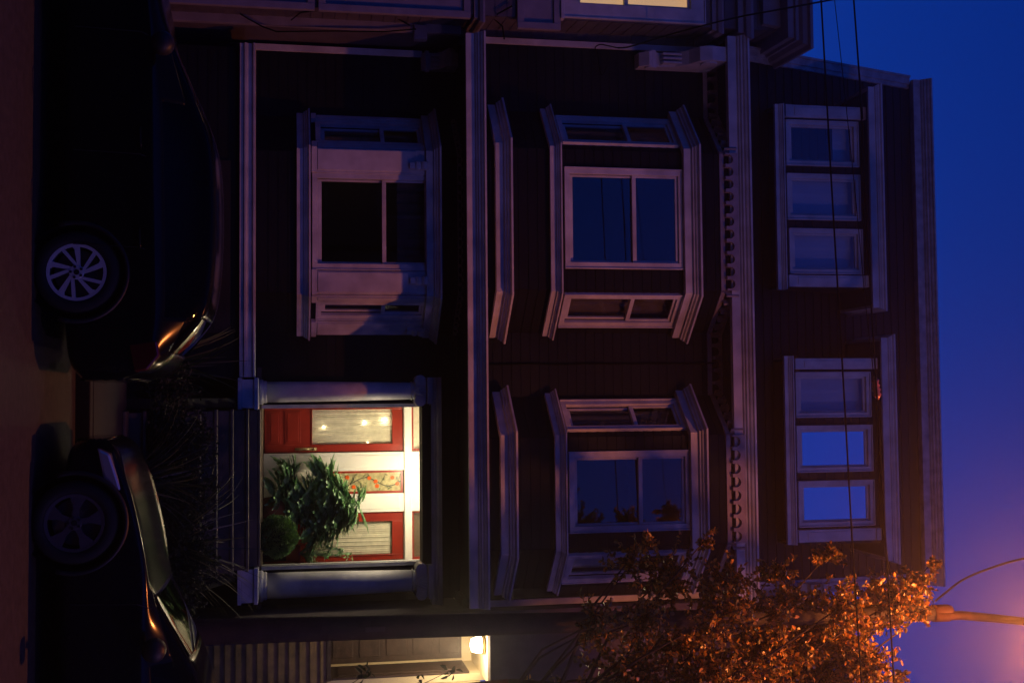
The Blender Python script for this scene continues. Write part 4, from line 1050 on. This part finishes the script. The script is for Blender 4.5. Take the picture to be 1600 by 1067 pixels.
blobs = [(1055, 985, .72, 90), (1075, 1110, .85, 170), (1010, 1190, .62, 160), (1070, 1270, .72, 170), (985, 1290, .55, 150), (945, 1370, .40, 100), (1035, 1345, .42, 80), (915, 1432, .25, 30), (880, 1455, .14, 8),
         (900, 1040, .42, 44), (925, 1130, .42, 80), (870, 1290, .22, 14), (985, 920, .40, 18), (960, 1230, .45, 60), (1000, 1060, .5, 55), (880, 985, .30, 18), (845, 1100, .16, 5), (890, 1210, .25, 14), (1060, 1400, .22, 5), (1110, 880, .6, 20), (960, 1440, .20, 9), (1140, 1180, .8, 60), (840, 1010, .18, 5), (1130, 1330, .6, 36), (945, 1400, .35, 40),
         (965, 1010, .42, 31), (962, 1120, .42, 37), (955, 1215, .38, 33), (950, 1310, .38, 37), (940, 1395, .30, 31), (972, 930, .34, 21),
         (1250, 1000, 1.1, 60), (1260, 1200, 1.1, 60), (1220, 780, .8, 36), (1380, 1000, 1.2, 50), (1380, 760, 1.0, 40), (1170, 650, .60, 36), (1260, 540, .75, 50), (1400, 560, 1.0, 60), (1500, 700, 1.0, 50)]  # unseen crown clumps to the right, added to shade the porch from the far lamp
top = W(1065, 1330, YTR); br.tube([tuple(fork), tuple(fork.lerp(top, .4) + Vector((.12, .05, 0))), tuple(fork.lerp(top, .75) + Vector((-.05, -.05, 0))), tuple(top)], [.09, .065, .04, .012], 10)
for (u, v, r, n) in blobs:
    yc = YTR + rng.uniform(-.25, .35) - (.75 if n in (31, 33, 37, 21) else 0); c = W(u, v, yc)
    st_ = fork.lerp(top, max(.02, min(.95, (c.z - 1.0 - fork.z) / (top.z - fork.z))))
    mid = st_.lerp(c, .5) + Vector((rng.uniform(-.15, .15), rng.uniform(-.15, .15), -.12))
    br.tube([tuple(st_), tuple(mid), tuple(c)], [.022, .013, .006], 6)
    for _ in range(n):
        d0 = rdir(rng, .15); p = c + rdir(rng) * r * rng.uniform(0, .35); L = r * rng.uniform(.55, 1.05); pts = [p.copy()]; dd = d0.copy()
        for k in range(6):
            dd = (dd + rdir(rng) * .28 + Vector((0, 0, .03))).normalized(); p = p + dd * L / 6; pts.append(p.copy())
        tw.tube([tuple(q) for q in pts], [.0055 - .0007 * k for k in range(7)], 4, cap=False)
        for k in range(1, 7):
            for s_ in range(rng.choice((3, 4, 5))):
                q = pts[k - 1].lerp(pts[k], rng.random()); ld_ = (dd * .4 + rdir(rng, -.2)).normalized()
                leaf(lv, q, ld_, rdir(rng, .8), rng.uniform(.040, .072), rng.uniform(.028, .045), rng.uniform(-.1, .35))
br.build('trunk', 'bark', tree, smooth=True); tw.build('twigs', 'bark', tree); lv.build('crown', 'leaf_tree', tree)
reparent_at(tree, tuple(tb))

# --- porch plants
def frond(m, base, d, L, droop, nl, ll, w):
    p = base.copy(); dd = d.normalized(); pts = [p.copy()]
    for k in range(10):
        dd = (dd + Vector((0, 0, -droop / 10))).normalized(); p = p + dd * L / 10; pts.append(p.copy())
    m.tube([tuple(q) for q in pts], [.005 - .0004 * k for k in range(11)], 4, cap=False)
    side = dd.cross(Vector((0, 0, 1))); side = side.normalized() if side.length > .01 else Vector((1, 0, 0))
    for k in range(nl):
        t = .28 + .70 * k / (nl - 1); i = min(9, int(t * 10)); q = pts[i].lerp(pts[i + 1], t * 10 - i); fw = (pts[i + 1] - pts[i]).normalized()
        sc = math.sin(math.pi * min(1, .18 + t * .80)) ** .7
        for s_ in (-1, 1):
            leaf(m, q, fw * .65 + side * s_ * 1.0 + Vector((0, 0, -.08)), Vector((0, 0, 1)), ll * sc + .02, w, .1)
    leaf(m, pts[-1], dd, Vector((0, 0, 1)), ll * .6, w, .1)
rng = random.Random(5)
fp = empty('potted_fern'); tag(fp, 'large potted plant with deeply cut green fronds in the lit porch', 'plant')
yf = D1 + .80; c = W(792, 448, yf); base = Vector((c.x, yf, zf))
m = MB(); m.lathe([(.11, 0), (.14, .02), (.17, .22), (.185, .28), (.185, .31), (.165, .31), (.15, .27)], tuple(base), 24); m.build('pot', 'terracotta', fp, smooth=True)
m = MB(); stems = []
for cu, cv, n in ((772, 522, 70), (745, 505, 44), (815, 515, 50), (778, 482, 60), (790, 555, 24), (745, 455, 40), (800, 535, 50), (826, 490, 34), (770, 440, 34), (800, 460, 34)):
    cc = W(cu, cv, yf); m.tube([tuple(base + Vector((0, 0, .26))), tuple(base.lerp(cc, .6) + Vector((.03, 0, .05))), tuple(cc)], [.014, .012, .010], 6)
    for k in range(n):
        an = rng.uniform(0, 6.28); el = rng.uniform(-.25, .85)
        d_ = Vector((math.cos(an) * math.cos(el), math.sin(an) * math.cos(el) * .8 - .15, math.sin(el)))
        frond(m, cc + Vector((0, 0, rng.uniform(-.08, .06))), d_, rng.uniform(.22, .42), rng.uniform(.4, 1.2), 13, .125, .044)
m.build('fronds', 'leaf_fern', fp)
reparent_at(fp, tuple(base))
bx = empty('topiary_ball'); tag(bx, 'round clipped green shrub at the right front of the lit porch', 'shrub')
yb = D1 - .12; c = W(838, 432, yb); base = Vector((c.x, yb, zf))
m = MB(); m.lathe([(.10, .0), (.14, .02), (.16, .10), (.15, .12)], tuple(base), 20); m.build('pot', 'terracotta', bx, smooth=True)
m = MB(); m.lathe([(.22 * math.sin(math.pi * k / 12) + .001, -.2 * math.cos(math.pi * k / 12)) for k in range(13)], (c.x, c.y, c.z + .02), 20, cap=False); m.build('twig_core', 'leaf_dark', bx)
m = MB()
for k in range(6500):
    d_ = rdir(rng); r = .27 * rng.uniform(.80, 1.03) * (1 + .04 * math.sin(d_.x * 9 + d_.z * 7)); leaf(m, c + Vector((0, 0, .02)) + Vector((d_.x * r, d_.y * r, d_.z * r * .92)), (d_ + rdir(rng) * .7), rdir(rng), .035, .02)
m.build('foliage', 'leaf_box', bx); reparent_at(bx, tuple(base))
rp = empty('potted_plant'); tag(rp, 'small leafy plant in a red pot against the right door', 'plant')
yr = D1 + .85; c = W(866, 458, yr); base = Vector((c.x, yr, zf))
m = MB(); pz = c.z - zf - .10; m.tube([tuple(base + Vector((0, 0, .0))), tuple(base + Vector((0, 0, pz)))], .09, 4); m.build('plant_stand', 'wood', rp)
m = MB(); m.lathe([(.07, 0), (.10, .02), (.135, .17), (.14, .20), (.12, .20), (.11, .17)], (base.x, base.y, zf + pz), 24); m.build('pot', 'pot', rp, smooth=True)
m = MB(); cc = Vector((base.x, base.y, zf + pz + .2))
for k in range(22):
    an = rng.uniform(0, 6.28); frond(m, cc, Vector((math.cos(an) * .6, math.sin(an) * .6, 1.0)), rng.uniform(.22, .5), rng.uniform(.6, 1.3), 6, .08, .03)
for k in range(9):
    p = cc + Vector((rng.uniform(-.14, .10), rng.uniform(-.1, .1), rng.uniform(.3, .72))); m.tube([tuple(cc), tuple(cc.lerp(p, .6) + Vector((0, 0, .05))), tuple(p)], .004, 4)
    for q in range(7): leaf(m, p + rdir(rng) * .03, rdir(rng), Vector((0, 0, 1)), rng.uniform(.05, .09), .04)
m.build('foliage', 'leaf_fern', rp); reparent_at(rp, tuple(base))

# --- front garden
def blades(name, label, u, v0, Y, n, L, spread, mt, seed, w=.028, group=None, cat='plant', lean=0):
    rg = random.Random(seed); o = empty(name); tag(o, label, cat, group); x = X(u, Y, 300); base = Vector((x, Y, .14)); m = MB()
    for k in range(n):
        an = rg.uniform(0, 6.28); sp = rg.uniform(.05, spread); d_ = Vector((math.cos(an) * sp + lean, math.sin(an) * sp * .7, 1)).normalized(); ln_ = L * rg.uniform(.55, 1.0); p = base + Vector((rg.uniform(-.12, .12), rg.uniform(-.1, .1), 0)); pts = [p.copy()]; dr = rg.uniform(.2, 1.3) * spread
        for q in range(7): d_ = (d_ + Vector((math.cos(an) * .08, math.sin(an) * .05, -dr * q / 22))).normalized(); p = p + d_ * ln_ / 7; pts.append(p.copy())
        s_ = Vector((-math.sin(an), math.cos(an), 0)); vs = []; fs = []
        for q, pp in enumerate(pts):
            ww = w * (1 - (q / 7) ** 2 * .92) * .5; vs += [tuple(pp - s_ * ww), tuple(pp + Vector((0, 0, -ww * .4))), tuple(pp + s_ * ww)]
        for q in range(7): fs += [(q * 3, q * 3 + 1, q * 3 + 4, q * 3 + 3), (q * 3 + 1, q * 3 + 2, q * 3 + 5, q * 3 + 4)]
        m.add(vs, fs)
    m.build('blades', mt, o); m2 = MB(); m2.lathe([(.13, .0), (.10, .05), (.04, .12)], tuple(base), 10); m2.build('crown_base', 'bark', o)
    reparent_at(o, tuple(base)); return o
def shrub(label, u, vt, Y, rx, seed, mt='leaf_dark', n=60, lsz=.06, group='shrubs in the dark front garden', open_=.6, name='garden_shrub'):
    rg = random.Random(seed); o = empty(name); tag(o, label, 'shrub', group); top = W(u, vt, Y); base = Vector((top.x, Y, .14)); H = top.z - .14; tw = MB(); lv = MB()
    for k in range(n):
        an = rg.uniform(0, 6.28); sp = rg.uniform(.1, 1) * rx; tip = base + Vector((math.cos(an) * sp, math.sin(an) * sp * .6, H * rg.uniform(.45, 1.0) * (1 - .35 * (sp / rx) ** 2)))
        mid = base.lerp(tip, .5) + Vector((rg.uniform(-.06, .06), rg.uniform(-.06, .06), .08)); pts = [base, mid, tip]; tw.tube([tuple(q) for q in pts], [.010, .006, .003], 4)
        for q in range(16):
            t = rg.uniform(.3, 1.02); pp = (mid.lerp(tip, (t - .5) * 2) if t > .5 else base.lerp(mid, t * 2)) + rdir(rg) * .05; leaf(lv, pp, rdir(rg, .3), rdir(rg, .5), lsz * rg.uniform(.7, 1.3), lsz * .5)
    tw.build('branches', 'bark', o); lv.build('foliage', mt, o); reparent_at(o, tuple(base)); return o
gp = 'strap leaved clumps in the front garden'
blades('strap_leaf_clump', 'tall dry strap leaved clump before the steps, nearest the blue right pedestal', 850, 230, 14.2, 80, 1.75, .65, 'leaf_straw', 1, group=gp, lean=-.12, w=.034)
blades('strap_leaf_clump', 'shorter strap leaved clump in the dark below the left end of the steps', 745, 230, 13.6, 60, 1.3, .8, 'leaf_straw', 2, group=gp)
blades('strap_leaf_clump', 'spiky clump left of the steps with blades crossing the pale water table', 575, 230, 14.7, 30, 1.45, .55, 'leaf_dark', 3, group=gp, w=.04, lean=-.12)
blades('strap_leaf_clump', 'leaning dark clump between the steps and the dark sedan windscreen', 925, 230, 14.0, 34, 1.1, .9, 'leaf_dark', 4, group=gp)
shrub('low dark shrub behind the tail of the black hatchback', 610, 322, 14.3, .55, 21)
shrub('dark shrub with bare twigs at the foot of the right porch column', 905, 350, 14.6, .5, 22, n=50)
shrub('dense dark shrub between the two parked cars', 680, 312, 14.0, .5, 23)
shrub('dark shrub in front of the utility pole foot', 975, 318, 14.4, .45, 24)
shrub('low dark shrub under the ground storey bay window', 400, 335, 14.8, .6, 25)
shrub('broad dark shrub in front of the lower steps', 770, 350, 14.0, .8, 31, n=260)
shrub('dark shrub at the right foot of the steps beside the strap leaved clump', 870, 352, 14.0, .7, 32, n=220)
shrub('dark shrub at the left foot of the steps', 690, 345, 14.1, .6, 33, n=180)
# twiggy plant before the lit entry of the right house
o = empty('climbing_plant'); tag(o, 'thin twiggy plant silhouetted against the lit entry at the right edge', 'plant')
Yq = 14.6; base = Vector((X(1075, Yq, 300), Yq, .14)); m = MB(); t2 = MB(); rg = random.Random(8)
spts = [base, W(1080, 420, Yq), W(1074, 540, Yq), W(1078, 640, Yq), W(1072, 720, Yq)]
t2.tube([tuple(p) for p in spts], [.02, .014, .01, .008, .004], 6)
for (u, v, n) in ((1052, 572, 16), (1046, 706, 11), (1060, 660, 3)):
    c = W(u, v, Yq); t2.tube([tuple(spts[2] if v < 650 else spts[3]), tuple(c)], [.006, .003], 5)
    for k in range(n): leaf(m, c + rdir(rg) * .07, rdir(rg, -.3), Vector((0, -.4, 1)), rg.uniform(.07, .13), .055)
t2.build('stem', 'bark', o, smooth=True); m.build('leaves', 'leaf_dark', o); reparent_at(o, tuple(base))

# ------------------------------------------------------------------ thin mist added to give the street lamp its glow
hm = bpy.data.materials.new('lamp glow mist'); hm.use_nodes = True; nt = hm.node_tree; nt.nodes.clear()
ho = nt.nodes.new('ShaderNodeOutputMaterial'); hv = nt.nodes.new('ShaderNodeVolumePrincipled')
hv.inputs['Color'].default_value = (.9, .9, .9, 1); hv.inputs['Density'].default_value = .0041; hv.inputs['Anisotropy'].default_value = .88
nt.links.new(hv.outputs[0], ho.inputs['Volume']); M['haze'] = hm
m = MB(); m.box(-15, 14, -15, 28, -1, 13.2); tag(m.build('haze', 'haze'), kind='stuff')
